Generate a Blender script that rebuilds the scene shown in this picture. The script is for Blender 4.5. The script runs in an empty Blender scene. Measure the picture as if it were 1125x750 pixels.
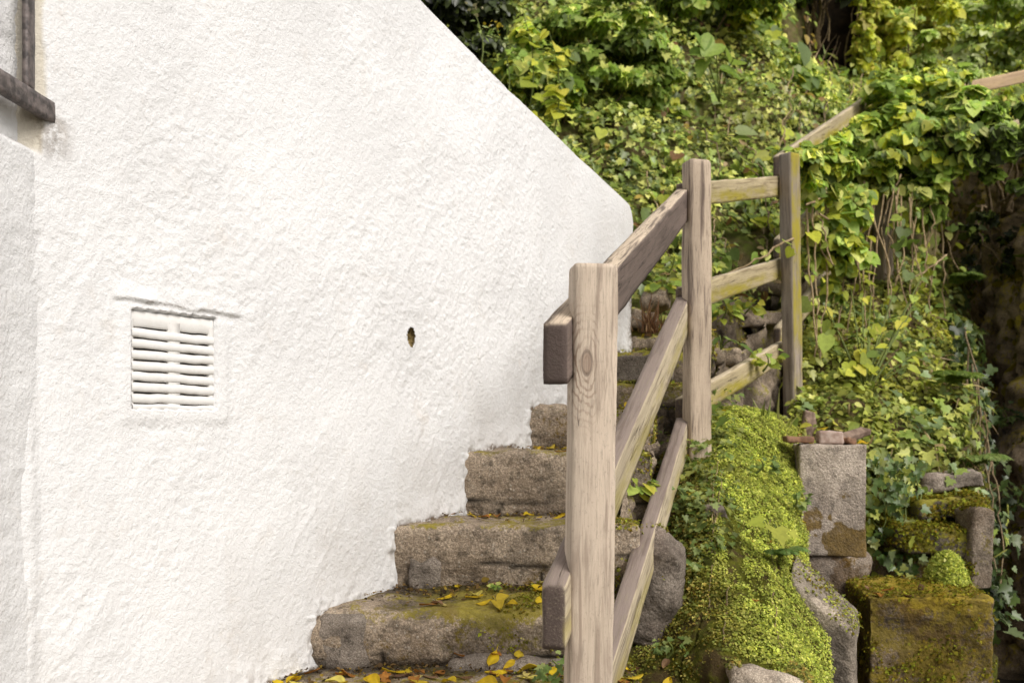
import bpy, math, random
import numpy as np
from mathutils import Vector, Matrix, Euler
from mathutils.bvhtree import BVHTree

random.seed(7)
rng = np.random.default_rng(7)
scene = bpy.context.scene
COL = scene.collection
R = math.radians

# ------------------------------------------------------------------ camera model used to survey the place
F, CX, YH, EYE = 1100.0, 562.5, 470.0, 1.5
def P(px, py, d):
    return np.array([(px - CX) / F * d, d, EYE + (YH - py) / F * d])

# ------------------------------------------------------------------ noise
def _hash(ix, iy, iz, seed):
    h = (ix * 374761393 + iy * 668265263 + iz * 2147483647 + seed * 974634777) & 0xFFFFFFFF
    h = ((h ^ (h >> 13)) * 1274126177) & 0xFFFFFFFF
    h = ((h ^ (h >> 16)) * 2246822519) & 0xFFFFFFFF
    return ((h ^ (h >> 15)) & 0xFFFFFF) / float(0xFFFFFF)
def vnoise(p, seed=0):
    p = np.asarray(p, float)
    i = np.floor(p).astype(np.int64); f = p - i
    f = f * f * f * (f * (f * 6 - 15) + 10)
    r = 0
    for dx in (0, 1):
        for dy in (0, 1):
            for dz in (0, 1):
                w = (f[:, 0] if dx else 1 - f[:, 0]) * (f[:, 1] if dy else 1 - f[:, 1]) * (f[:, 2] if dz else 1 - f[:, 2])
                r = r + w * _hash(i[:, 0] + dx, i[:, 1] + dy, i[:, 2] + dz, seed)
    return r * 2 - 1
def fbm(p, freq=1.0, octs=4, seed=0, gain=.5):
    p = np.asarray(p, float) * freq; a = 1.0; r = 0; t = 0
    for k in range(octs):
        r = r + a * vnoise(p + 17.3 * k, seed + k); t += a
        a *= gain; p = p * 2.03
    return r / t * 1.6
def smooth(a, b, x):
    t = np.clip((x - a) / (b - a), 0, 1); return t * t * (3 - 2 * t)

# ------------------------------------------------------------------ mesh building
def mesh_np(name, V, faces, mat=None, parent=None, loc=None, shade=True, attrs=None, cols=None, rot=None):
    """faces: list of (n,k) int arrays (all polygons with k corners) or one python list."""
    V = np.asarray(V, np.float32)
    me = bpy.data.meshes.new(name)
    if isinstance(faces, np.ndarray): faces = [faces]
    if faces and not isinstance(faces[0], np.ndarray):
        g = {}
        for f in faces: g.setdefault(len(f), []).append(f)
        faces = [np.array(v, np.int32) for v in g.values()]
    nl = sum(f.size for f in faces); nf = sum(len(f) for f in faces)
    me.vertices.add(len(V)); me.vertices.foreach_set('co', V.ravel())
    me.loops.add(nl); me.polygons.add(nf)
    me.loops.foreach_set('vertex_index', np.concatenate([f.ravel() for f in faces]).astype(np.int32))
    st = []; o = 0
    for f in faces:
        st.append(o + np.arange(len(f)) * f.shape[1]); o += f.size
    me.polygons.foreach_set('loop_start', np.concatenate(st).astype(np.int32))
    if shade: me.polygons.foreach_set('use_smooth', np.ones(nf, bool))
    me.update(calc_edges=True)
    if attrs:
        for k, a in attrs.items():
            at = me.attributes.new(k, 'FLOAT', 'POINT'); at.data.foreach_set('value', np.asarray(a, np.float32))
    if cols is not None:
        c4 = np.ones((len(V), 4), np.float32); c4[:, :3] = cols
        at = me.attributes.new('col', 'FLOAT_COLOR', 'POINT'); at.data.foreach_set('color', c4.ravel())
    ob = bpy.data.objects.new(name, me); COL.objects.link(ob)
    if mat: me.materials.append(mat)
    if loc is not None: ob.location = Vector([float(c) for c in loc])
    if rot is not None: ob.rotation_euler = rot
    if parent:
        ob.parent = parent
    return ob
def empty(name, loc=(0, 0, 0)):
    o = bpy.data.objects.new(name, None); COL.objects.link(o); o.location = Vector([float(c) for c in loc])
    o.empty_display_size = .1
    return o
def tag(o, label=None, cat=None, group=None, kind=None):
    if label: o['label'] = label
    if cat: o['category'] = cat
    if group: o['group'] = group
    if kind: o['kind'] = kind
    return o
def child_at(ob, root):
    """parent ob (built in world space) under an unrotated empty"""
    ob.parent = root; ob.location = ob.location - root.location
    return ob

def grid_faces(nu, nv, off=0):
    a = np.arange((nu - 1) * (nv - 1)); i = a // (nv - 1); j = a % (nv - 1)
    b = i * nv + j + off
    return np.stack([b, b + nv, b + nv + 1, b + 1], 1).astype(np.int32)

def grid_normals(G):
    du = np.gradient(G, axis=0); dv = np.gradient(G, axis=1)
    n = np.cross(du, dv); n /= np.linalg.norm(n, axis=2, keepdims=True) + 1e-12
    return n

def catmull(C, n, axis):
    """interpolate control grid C along axis to n samples"""
    C = np.moveaxis(np.asarray(C, float), axis, 0)
    m = len(C); t = np.linspace(0, m - 1, n); i = np.minimum(t.astype(int), m - 2); f = (t - i)[:, None, None]
    g = lambda k: C[np.clip(k, 0, m - 1)]
    p0, p1, p2, p3 = g(i - 1), g(i), g(i + 1), g(i + 2)
    r = .5 * (2 * p1 + (p2 - p0) * f + (2 * p0 - 5 * p1 + 4 * p2 - p3) * f ** 2 + (3 * p1 - p0 - 3 * p2 + p3) * f ** 3)
    return np.moveaxis(r, 0, axis)
def patch(ctrl, nu, nv):
    """ctrl rows of world points -> dense (nu,nv,3) grid"""
    return catmull(catmull(ctrl, nu, 0), nv, 1)
def rows(*rr):
    return np.array([[P(*c) for c in r] for r in rr])

def displace(G, fn, facing=None):
    n = grid_normals(G)
    if facing is not None and (n * np.asarray(facing)).sum(2).mean() < 0: n = -n
    sh = G.shape
    d = fn(G.reshape(-1, 3)).reshape(sh[0], sh[1], 1)
    return G + n * d, n

def rock(size, res=.02, r=.03, amp=.012, freq=9, seed=0, octs=4, loc=(0, 0, 0), fn=None, big=0, crack=None, chip=0.0):
    """rounded, noise-worn block. returns V, faces, dirt (local coords, centred)."""
    h = np.array(size, float) / 2
    n = np.maximum(2, np.ceil(np.array(size) / res).astype(int) + 1)
    Vs, Fs, off = [], [], 0
    for ax in range(3):
        b, c = [(1, 2), (2, 0), (0, 1)][ax]
        for s in (-1, 1):
            u = np.linspace(-1, 1, n[b]); v = np.linspace(-1, 1, n[c])
            U, W = np.meshgrid(u, v, indexing='ij')
            p = np.zeros((U.size, 3)); p[:, ax] = s * h[ax]; p[:, b] = U.ravel() * h[b]; p[:, c] = W.ravel() * h[c]
            f = grid_faces(n[b], n[c], off)
            if s < 0: f = f[:, ::-1]
            Vs.append(p); Fs.append(f); off += len(p)
    V = np.concatenate(Vs); Fc = np.concatenate(Fs)
    key = np.round(V * 20000).astype(np.int64)
    _, idx, inv = np.unique(key, axis=0, return_index=True, return_inverse=True)
    V = V[idx]; Fc = inv.reshape(-1)[Fc]
    q = V + np.array(loc) + seed * 3.7
    rr = min(r, h.min() * .99)
    rv = rr
    if chip: rv = rr * (1 + chip * fbm(q, 5, 2, seed + 90))[:, None]; rv = np.clip(rv, .3 * rr, h.min() * .98)
    inner = np.sign(V) * np.minimum(np.abs(V), h - rv)
    d = V - inner; L = np.linalg.norm(d, axis=1, keepdims=True); d = d / (L + 1e-9)
    N = d
    V = inner + d * rv
    disp = amp * fbm(q, freq, octs, seed)
    if big: disp = disp + big * fbm(q, 2.2 / max(size), 2, seed + 50)
    dirt = smooth(.25, -.75, disp / (amp + 1e-6)) * .5
    if crack is not None:
        c = crack(V, q); disp = disp - c * .009; dirt = np.maximum(dirt, np.minimum(1, 1.15 * c))
    V = V + N * disp[:, None]
    if fn is not None: V = fn(V)
    return V, Fc, dirt

def tube(path, rad, sides=6):
    path = np.asarray(path, float); n = len(path)
    rad = np.broadcast_to(np.asarray(rad, float), (n,))
    t = np.gradient(path, axis=0); t /= np.linalg.norm(t, axis=1, keepdims=True) + 1e-9
    ref = np.where(np.abs(t[:, 2:3]) > .9, np.array([[1., 0, 0]]), np.array([[0, 0, 1.]]))
    a = np.cross(t, ref); a /= np.linalg.norm(a, axis=1, keepdims=True) + 1e-9; b = np.cross(t, a)
    th = np.linspace(0, 2 * np.pi, sides, endpoint=False)
    V = path[:, None] + rad[:, None, None] * (np.cos(th)[None, :, None] * a[:, None] + np.sin(th)[None, :, None] * b[:, None])
    f = []
    for i in range(n - 1):
        for k in range(sides):
            k2 = (k + 1) % sides
            f.append((i * sides + k, i * sides + k2, (i + 1) * sides + k2, (i + 1) * sides + k))
    return V.reshape(-1, 3), np.array(f, np.int32)
def merge(parts):
    V, Fq, o = [], [], 0
    for v, f in parts:
        V.append(v); Fq.append(f + o); o += len(v)
    return np.concatenate(V), np.concatenate(Fq)

# ------------------------------------------------------------------ leaves
def half_leaf(pts, fold=.18, droop=.12, cup=0):
    """outline half (x>=0) from base to tip -> two folded polygons"""
    pts = np.array(pts, float); n = len(pts)
    mid = [(0, pts[0][1]), (0, .5 * (pts[0][1] + pts[-1][1])), (0, pts[-1][1])]
    V = []; 
    def z(x, y): return fold * abs(x) - droop * y * y + cup * (x * x + (y - .5) ** 2)
    for x, y in pts: V.append((x, y, z(x, y)))
    for x, y in pts[1:-1]: V.append((-x, y, z(x, y)))
    V.append((0, mid[1][1], z(0, mid[1][1]) ))
    m = len(V) - 1
    left = [0] + list(range(n, n + n - 2)) + [n - 1, m]
    right = [m, n - 1] + list(range(n - 2, 0, -1)) + [0]
    return np.array(V), [tuple(right), tuple(left)]
T_IVY = half_leaf([(0, 0), (.30, -.14), (.52, .12), (.30, .32), (.40, .58), (.17, .62), (0, 1)], .22, .15)
T_OVATE = half_leaf([(0, 0), (.25, .16), (.34, .42), (.22, .75), (0, 1)], .2, .2)
T_HEART = half_leaf([(0, .02), (.22, -.12), (.46, .1), (.46, .42), (.24, .78), (0, 1)], .18, .22)
T_ROUND = half_leaf([(0, 0), (.34, .1), (.5, .45), (.36, .85), (0, 1)], .1, .1, .3)
T_LANCE = half_leaf([(0, 0), (.12, .2), (.15, .5), (.09, .8), (0, 1)], .25, .35)
T_BLADE = half_leaf([(0, 0), (.03, .1), (.028, .6), (0, 1)], .2, .55)
T_BIG = half_leaf([(0, .06), (.2, -.1), (.44, .02), (.54, .3), (.46, .6), (.25, .86), (0, 1)], .35, .3, .15)
T_TINY = (np.array([(0, 0, 0), (.42, .35, .12), (0, 1, -.1), (-.42, .35, .12)], float), [(0, 1, 2, 3)])

def leaves(name, pos, nrm, size, tmpl, col, mat, parent=None, tilt=.5, down=.5, tipdir=None, jit=.25, loc=(0, 0, 0)):
    """one mesh of many leaves. col: (N,3)."""
    pos = np.asarray(pos, float); N = len(pos)
    if N == 0: return None
    nrm = np.asarray(nrm, float) + rng.normal(0, tilt, (N, 3))
    nrm /= np.linalg.norm(nrm, axis=1, keepdims=True) + 1e-9
    t = rng.normal(0, 1, (N, 3)); t /= np.linalg.norm(t, axis=1, keepdims=True)
    if tipdir is None: t[:, 2] -= down * 1.6
    else: t = t * (1 - down) + np.asarray(tipdir) * down * 1.5
    t -= nrm * (t * nrm).sum(1, keepdims=True); t /= np.linalg.norm(t, axis=1, keepdims=True) + 1e-9
    x = np.cross(t, nrm)
    size = np.broadcast_to(np.asarray(size, float), (N,)) * np.exp(rng.normal(0, jit, N))
    tv, tf = tmpl
    asp = np.exp(rng.normal(0, .12, N))
    V = pos[:, None] + size[:, None, None] * (tv[None, :, 0:1] * asp[:, None, None] * x[:, None] + tv[None, :, 1:2] * t[:, None] + tv[None, :, 2:3] * nrm[:, None])
    k = len(tv); Fs = []
    for f in tf:
        Fs.append((np.array(f)[None] + (np.arange(N) * k)[:, None]).astype(np.int32))
    Cc = np.repeat(np.asarray(col, float), k, axis=0)
    g = {}
    for f in Fs: g.setdefault(f.shape[1], []).append(f)
    Fs = [np.concatenate(v) for v in g.values()]
    return mesh_np(name, V.reshape(-1, 3) - np.array(loc), Fs, mat, parent, loc=None if parent else loc, shade=False, cols=Cc)

def colmix(N, palette, w=None, var=.18):
    pal = np.array(palette, float); i = rng.choice(len(pal), N, p=w)
    return np.clip(pal[i] * np.exp(rng.normal(0, var, (N, 1))), 0, .8)

def sample(G, n, dens=None):
    """random points on grid surface -> pos, normal"""
    a = G[:-1, :-1]; b = G[1:, :-1]; c = G[:-1, 1:]; d = G[1:, 1:]
    ar = np.linalg.norm(np.cross(b - a, c - a), axis=2).ravel()
    cum = np.cumsum(ar); 
    m = int(n * (2.2 if dens is not None else 1))
    k = np.searchsorted(cum, rng.random(m) * cum[-1]); k = np.minimum(k, len(ar) - 1)
    nv = G.shape[1] - 1; i, j = k // nv, k % nv
    u = rng.random((m, 1)); v = rng.random((m, 1))
    p = a[i, j] * (1 - u) * (1 - v) + b[i, j] * u * (1 - v) + c[i, j] * (1 - u) * v + d[i, j] * u * v
    nn = np.cross(b[i, j] - a[i, j], c[i, j] - a[i, j]); nn /= np.linalg.norm(nn, axis=1, keepdims=True) + 1e-12
    if dens is not None:
        keep = rng.random(m) < dens(p); p, nn = p[keep][:n], nn[keep][:n]
    return p, nn

# ------------------------------------------------------------------ materials
class NT:
    def __init__(s, name):
        s.m = bpy.data.materials.new(name); s.m.use_nodes = True
        s.t = s.m.node_tree; s.t.nodes.clear()
        s.out = s.n('ShaderNodeOutputMaterial')
        s.tc = s.n('ShaderNodeTexCoord')
    def n(s, typ, **kw):
        x = s.t.nodes.new(typ)
        for k, v in kw.items(): setattr(x, k, v)
        return x
    def l(s, a, b): s.t.links.new(a, b)
    def val(s, sock, v):
        if hasattr(v, 'is_linked') or isinstance(v, bpy.types.NodeSocket): s.l(v, sock)
        else:
            if sock.type == 'RGBA' and len(v) == 3: v = (*v, 1)
            sock.default_value = v
    def mapping(s, scale=(1, 1, 1), coord='Object', loc=(0, 0, 0)):
        m = s.n('ShaderNodeMapping'); s.l(s.tc.outputs[coord], m.inputs[0])
        m.inputs['Scale'].default_value = scale; m.inputs['Location'].default_value = loc
        return m.outputs[0]
    def noise(s, vec, scale, detail=4, rough=.55, dist=0):
        x = s.n('ShaderNodeTexNoise'); s.l(vec, x.inputs['Vector'])
        x.inputs['Scale'].default_value = scale; x.inputs['Detail'].default_value = detail
        x.inputs['Roughness'].default_value = rough; x.inputs['Distortion'].default_value = dist
        return x.outputs['Fac']
    def voro(s, vec, scale, feat='F1', out='Distance', rnd=1):
        x = s.n('ShaderNodeTexVoronoi', feature=feat); s.l(vec, x.inputs['Vector'])
        x.inputs['Scale'].default_value = scale; x.inputs['Randomness'].default_value = rnd
        return x.outputs[out]
    def ramp(s, fac, lo, hi, a=0., b=1.):
        x = s.n('ShaderNodeMapRange'); x.interpolation_type = 'SMOOTHSTEP'
        s.val(x.inputs['Value'], fac)
        for k, v in (('From Min', lo), ('From Max', hi), ('To Min', a), ('To Max', b)): x.inputs[k].default_value = v
        return x.outputs[0]
    def math(s, op, a, b=0., c=None):
        x = s.n('ShaderNodeMath', operation=op); s.val(x.inputs[0], a); s.val(x.inputs[1], b)
        if c is not None: s.val(x.inputs[2], c)
        return x.outputs[0]
    def mix(s, fac, a, b, mode='MIX'):
        x = s.n('ShaderNodeMix', data_type='RGBA', blend_type=mode)
        s.val(x.inputs[0], fac); s.val(x.inputs[6], a); s.val(x.inputs[7], b)
        return x.outputs[2]
    def attr(s, name, out='Fac'):
        x = s.n('ShaderNodeAttribute', attribute_name=name); return x.outputs[out]
    def sep(s, v):
        x = s.n('ShaderNodeSeparateXYZ'); s.l(v, x.inputs[0]); return x.outputs
    def bump(s, h, strength=.5, dist=.01, normal=None):
        x = s.n('ShaderNodeBump'); s.l(h, x.inputs['Height'])
        x.inputs['Strength'].default_value = strength; x.inputs['Distance'].default_value = dist
        if normal: s.l(normal, x.inputs['Normal'])
        return x.outputs[0]
    def finish(s, col, rough=.85, normal=None, spec=.25, trans=0, metal=0):
        p = s.n('ShaderNodeBsdfPrincipled'); s.val(p.inputs['Base Color'], col); s.val(p.inputs['Roughness'], rough)
        p.inputs['Specular IOR Level'].default_value = spec; p.inputs['Metallic'].default_value = metal
        if normal: s.l(normal, p.inputs['Normal'])
        if trans:
            t = s.n('ShaderNodeBsdfTranslucent'); s.val(t.inputs['Color'], col)
            mx = s.n('ShaderNodeMixShader'); mx.inputs[0].default_value = trans
            s.l(p.outputs[0], mx.inputs[1]); s.l(t.outputs[0], mx.inputs[2]); s.l(mx.outputs[0], s.out.inputs['Surface'])
        else: s.l(p.outputs[0], s.out.inputs['Surface'])
        return s.m

def m_plaster():
    k = NT('white_plaster'); v = k.mapping()
    big = k.noise(v, 3.0, 3); fine = k.noise(v, 300, 2, .5); med = k.noise(v, 95, 3, .6)
    str_ = k.noise(k.mapping((1, 1, .7)), 48, 3, .55)
    col = k.mix(k.ramp(big, .35, .7), (.672, .67, .67), (.73, .728, .728))
    col = k.mix(k.ramp(k.noise(v, 9, 5, .7), .56, .78), col, (.64, .615, .59))
    # pits of dirt
    spots = k.math('MULTIPLY', k.ramp(k.noise(v, 60, 2), .70, .76), k.ramp(k.noise(v, 4, 2), .5, .7))
    col = k.mix(k.math('MULTIPLY', spots, .55), col, (.36, .32, .27))
    col = k.mix(k.attr('cream'), col, (.56, .52, .44))
    col = k.mix(k.math('MULTIPLY', k.attr('damp_grey'), k.ramp(k.noise(k.mapping((1, 1, .35)), 14, 5, .7), .3, .65, .15, .5)), col, (.46, .425, .385))
    d = k.attr('dirt')
    dn = k.math('MULTIPLY', d, k.ramp(k.noise(v, 34, 5, .75), .38, .52))
    col = k.mix(dn, col, (.16, .12, .085))
    h = k.math('ADD', k.math('MULTIPLY', med, 1.0), k.math('ADD', k.math('MULTIPLY', fine, .35), k.math('MULTIPLY', str_, .7)))
    return k.finish(col, .9, k.bump(h, .7, .005), .15)

def m_stone(name, c1=(.26, .23, .20), c2=(.11, .095, .08), moss=.3, mosscol=(.13, .13, .015), speck=.6, mossup=.5, rust=0, scale=1., bump=.8, layer=0.):
    k = NT(name); v = k.mapping(); 
    ge = k.n('ShaderNodeNewGeometry'); nz = k.sep(ge.outputs['Normal'])[2]
    big = k.noise(v, 5 * scale, 5, .65); fine = k.noise(v, 90 * scale, 4, .7); mid = k.noise(v, 24 * scale, 5, .7)
    col = k.mix(k.ramp(big, .33, .68), c2, c1)
    col = k.mix(k.ramp(mid, .50, .64, 0, .75), col, tuple(.45 * x for x in c2))
    vo = k.n('ShaderNodeTexVoronoi'); k.l(v, vo.inputs['Vector']); vo.inputs['Scale'].default_value = 85 * scale
    cell = k.sep(vo.outputs['Color'])[0]
    col = k.mix(k.math('MULTIPLY', k.math('MULTIPLY', k.ramp(cell, .7, .95), k.ramp(k.math('ADD', vo.outputs['Distance'], k.math('MULTIPLY', k.noise(v, 140 * scale, 2), .5)), .72, .45)), speck), col, (.62, .56, .47))
    col = k.mix(k.ramp(cell, .3, .05, 0, .55 * speck), col, (.045, .035, .028))
    gr = k.noise(v, 210 * scale, 3, .75)
    col = k.mix(k.ramp(gr, .42, .66), k.mix(.5, col, (.03, .024, .018)), k.mix(.08, col, (.8, .74, .64)))
    if layer:
        ly = k.noise(k.mapping((2, 2, 16)), 2.2, 4, .6, .5)
        col = k.mix(k.ramp(ly, .5, .62, 0, layer), col, (.045, .035, .024))
        col = k.mix(k.ramp(ly, .40, .30, 0, layer * .6), col, (.40, .34, .27))
    ra = k.math('MULTIPLY', .85, k.ramp(k.math('ADD', k.attr('rust'), k.math('MULTIPLY', k.math('SUBTRACT', k.noise(v, 34, 6, .78), .5), 2.2)), .42, .75))
    col = k.mix(ra, col, k.mix(k.noise(v, 75, 3), (.045, .028, .006), (.25, .15, .014)))
    if rust:
        rz = k.ramp(k.noise(v, 7, 4, .6), .5, .58)
        col = k.mix(k.math('MULTIPLY', rz, rust), col, (.11, .052, .006))
    mm = k.math('ADD', k.math('MULTIPLY', nz, mossup), k.math('ADD', k.math('MULTIPLY', k.noise(v, 6.5, 5, .7), 1.6), k.attr('moss')))
    mm = k.math('ADD', mm, k.math('MULTIPLY', k.math('SUBTRACT', k.noise(v, 70, 4, .75), .5), 1.1)); mask = k.math('MULTIPLY', k.ramp(mm, 1.58 - moss, 1.78 - moss), .85)
    mc = k.mix(k.noise(v, 60, 3), tuple(.45 * x for x in mosscol), tuple(1.5 * x for x in mosscol))
    mc = k.mix(k.ramp(k.noise(v, 11, 3), .5, .66, 0, .6), mc, (.15, .10, .018))
    col = k.mix(mask, col, mc)
    col = k.mix(k.attr('dirt'), col, (.03, .024, .018))
    h = k.math('ADD', k.math('MULTIPLY', fine, .8), k.math('ADD', k.math('MULTIPLY', vo.outputs['Distance'], -.35), mid))
    return k.finish(col, .92, k.bump(h, bump, .008), .2)

def m_wood(name, side=(.44, .36, .27), top=None, dark=(.13, .10, .085), lichen=0., grain=1., knot=None, darkamt=.5, lich_dir=(1, 0, 0)):
    k = NT(name)
    info = k.n('ShaderNodeObjectInfo'); rnd = info.outputs['Random']
    co = k.sep(k.tc.outputs['Object'])
    off = k.math('MULTIPLY', rnd, 13.)
    cb = k.n('ShaderNodeCombineXYZ'); k.l(k.math('ADD', co[0], off), cb.inputs[0]); k.l(co[1], cb.inputs[1]); k.l(co[2], cb.inputs[2])
    mp = k.n('ShaderNodeMapping'); k.l(cb.outputs[0], mp.inputs[0]); mp.inputs['Scale'].default_value = (1, 1, .07)
    v = mp.outputs[0]
    fine = k.noise(v, 210, 4, .65); mid = k.noise(v, 46, 5, .6, .8); broad = k.noise(v, 13, 3, .5)
    rings = None
    if knot:
        dx = k.math('SUBTRACT', co[0], knot[0]); dz = k.math('MULTIPLY', k.math('SUBTRACT', co[2], knot[1]), .42)
        dd = k.math('SQRT', k.math('ADD', k.math('MULTIPLY', dx, dx), k.math('MULTIPLY', dz, dz)))
        ndist = k.math('ADD', dd, k.math('MULTIPLY', k.noise(k.mapping((1, 1, .3)), 26, 4, .6), .034))
        rings = k.math('SINE', k.math('MULTIPLY', ndist, 820.))
        rfade = k.math('MULTIPLY', k.ramp(dd, .075, .012), k.ramp(k.noise(v, 30, 3), .3, .6))
    ge = k.tc.outputs['Normal']; n = k.sep(ge)
    base = k.mix(k.ramp(broad, .35, .65), tuple(x * .84 for x in side), tuple(min(.8, x * 1.1) for x in side))
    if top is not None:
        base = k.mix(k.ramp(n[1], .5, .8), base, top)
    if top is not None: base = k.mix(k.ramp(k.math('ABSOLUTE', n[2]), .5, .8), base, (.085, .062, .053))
    col = k.mix(k.math('MULTIPLY', k.ramp(mid, .47, .66), darkamt), base, dark)
    col = k.mix(k.ramp(fine, .52, .70, 0, .6), col, tuple(x * .5 for x in side))
    sp = k.noise(k.mapping((1, 1, .6)), 160, 3, .7); col = k.mix(k.ramp(sp, .57, .70, 0, .4), col, tuple(x * .45 for x in side))
    if rings is not None:
        col = k.mix(k.math('MULTIPLY', k.ramp(rings, .1, .95), k.math('MULTIPLY', rfade, .95)), col, (.17, .11, .075))
        core = k.ramp(dd, .0115, .008); col = k.mix(k.math('MULTIPLY', core, .6), col, (.24, .165, .12))
        rim = k.math('MULTIPLY', k.ramp(dd, .008, .010), k.ramp(dd, .0135, .0115)); col = k.mix(k.math('MULTIPLY', rim, .6), col, (.09, .06, .045))
    # drying cracks running with the grain
    mc = k.n('ShaderNodeMapping'); k.l(cb.outputs[0], mc.inputs[0]); mc.inputs['Scale'].default_value = (1, 1, .035)
    cr = k.noise(mc.outputs[0], 38, 2, .5, .5)
    crack = k.math('MULTIPLY', k.ramp(k.math('ABSOLUTE', k.math('SUBTRACT', cr, .5)), .009, .003), k.ramp(k.noise(k.mapping((6, 6, 1.5)), 1.6, 2), .52, .62))
    col = k.mix(k.math('MULTIPLY', crack, .8), col, (.05, .035, .03))
    # cross-grain saw marks
    saw = k.noise(k.mapping((.05, .05, 1)), 120, 2)
    col = k.mix(k.math('MULTIPLY', k.ramp(saw, .62, .75), k.ramp(k.noise(k.mapping(), 6, 2), .5, .65, 0, .35)), col, tuple(x * .5 for x in side))
    if lichen:
        wn = k.n('ShaderNodeNewGeometry')
        dp = k.n('ShaderNodeVectorMath', operation='DOT_PRODUCT'); k.l(wn.outputs['Normal'], dp.inputs[0]); dp.inputs[1].default_value = lich_dir
        f = k.math('MULTIPLY', k.ramp(dp.outputs['Value'], .3, .85), k.ramp(k.noise(k.mapping((1, 1, .3)), 11, 4, .7), .34, .62))
        if lich_dir[2] == 0 and top is not None:
            f = k.math('MULTIPLY', f, k.ramp(k.math('ADD', co[1], k.math('MULTIPLY', k.noise(k.mapping(), 14, 3), .05)), .045, .005))
        col = k.mix(k.math('MULTIPLY', f, lichen), col, (.30, .25, .03))
    h = k.math('ADD', fine, k.math('ADD', mid, k.math('MULTIPLY', crack, -2.5)))
    return k.finish(col, .82, k.bump(h, .55, .004), .25)

def m_leaf(name, rough=.5, trans=.3, spec=.35):
    k = NT(name); c = k.attr('col', 'Color'); g = k.n('ShaderNodeNewGeometry')
    v = k.mapping(); 
    c2 = k.mix(k.ramp(k.noise(v, 60, 3), .35, .7, .0, .2), c, (.02, .03, .006))
    return k.finish(c2, rough, None, spec, trans)
def m_flat(name, c1, c2, rough=.7, scale=20, metal=0, spec=.3, bump=.4, stretch=(1, 1, 1)):
    k = NT(name); v = k.mapping(stretch); f = k.noise(v, scale, 5, .65)
    return k.finish(k.mix(k.ramp(f, .35, .65), c1, c2), rough, k.bump(k.noise(v, scale * 4, 4), bump, .003), spec, 0, metal)
def m_soil(name, c1, c2, c3, scale=12):
    k = NT(name); v = k.mapping()
    col = k.mix(k.ramp(k.noise(v, scale, 6, .7), .35, .65), c1, c2)
    col = k.mix(k.ramp(k.noise(v, scale * .35, 4, .7), .45, .62), col, c3)
    return k.finish(col, .95, k.bump(k.noise(v, scale * 6, 6, .75), 1., .02), .1)

M_PLASTER = m_plaster()
M_STEP = m_stone('worn_step_stone', (.57, .455, .335), (.33, .25, .175), .45, (.25, .205, .016), .6, .40, bump=1., rust=.0)
M_STEPTOP = m_stone('upper_step_stone', (.46, .36, .26), (.22, .165, .115), .62, (.24, .22, .02), .45, .42)
M_COBBLE = m_stone('grey_corner_stone', (.38, .32, .265), (.25, .205, .165), .1, (.16, .14, .02), .35, .2, scale=1.6)
M_BOULDER = m_stone('dark_boulder', (.50, .42, .345), (.22, .165, .13), .3, (.16, .16, .02), .4, .1)
M_SLAB = m_stone('pale_slab_stone', (.72, .61, .48), (.44, .36, .28), .18, (.18, .17, .02), .3, .15)
M_CONC = m_stone('weathered_concrete', (.74, .625, .52), (.52, .43, .35), .05, (.22, .13, .014), .4, .1, rust=0, scale=1.3)
M_MOSSY = m_stone('mossy_block_stone', (.44, .325, .20), (.20, .135, .075), .70, (.27, .20, .016), .3, .45, layer=.85)
M_LEDGE = m_stone('mossy_ledge_stone', (.25, .20, .155), (.07, .055, .04), .75, (.25, .23, .02), .3, .5)
M_GULLY = m_stone('dark_gully_stone', (.62, .46, .29), (.24, .17, .10), .70, (.46, .36, .03), .3, .2, scale=.8)
M_BRICK = m_flat('old_brick', (.42, .33, .28), (.30, .21, .17), .9, 40)
M_ROTWOOD = m_flat('rotten_wood', (.28, .20, .15), (.12, .08, .06), .9, 30, stretch=(1, .1, 1))
M_TILE = m_flat('brown_tile', (.27, .15, .09), (.14, .08, .05), .85, 35)
M_IRON = m_flat('weathered_iron', (.17, .14, .13), (.05, .042, .04), .5, 45, 0, .4)
M_VENT = m_flat('vent_paint', (.70, .69, .67), (.66, .645, .62), .6, 30, 0, .3, .25)
M_DARK = m_flat('vent_dark_sheet', (.10, .075, .06), (.05, .04, .03), .95, 20)
M_HOLE = m_flat('hole_earth', (.30, .22, .09), (.11, .08, .03), .95, 110)
M_SLATE = m_flat('roof_slate', (.10, .10, .11), (.06, .06, .065), .6, 14)
M_LEAF = m_leaf('leaf', .5, .45)
M_GLOSS = m_leaf('ivy_leaf', .38, .38, .5)
M_MOSS = m_leaf('moss_leaf', .8, .5, .1)
M_FALL = m_leaf('fallen_leaf', .6, .25, .25)
M_STEM = m_flat('stem_bark', (.22, .16, .09), (.10, .075, .04), .9, 60)
M_VINE = m_flat('pale_vine_stem', (.40, .30, .17), (.20, .14, .075), .85, 60)
M_GSTEM = m_flat('green_stem', (.16, .19, .04), (.09, .12, .03), .7, 60)
M_BANK = m_soil('bank_soil', (.10, .085, .035), (.19, .15, .07), (.13, .16, .03))
M_MOSSBASE = m_soil('moss_base', (.09, .095, .014), (.16, .165, .02), (.10, .07, .03), 26)
M_GROUND = m_soil('ground_soil', (.07, .055, .04), (.12, .10, .075), (.06, .065, .025), 4)

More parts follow.
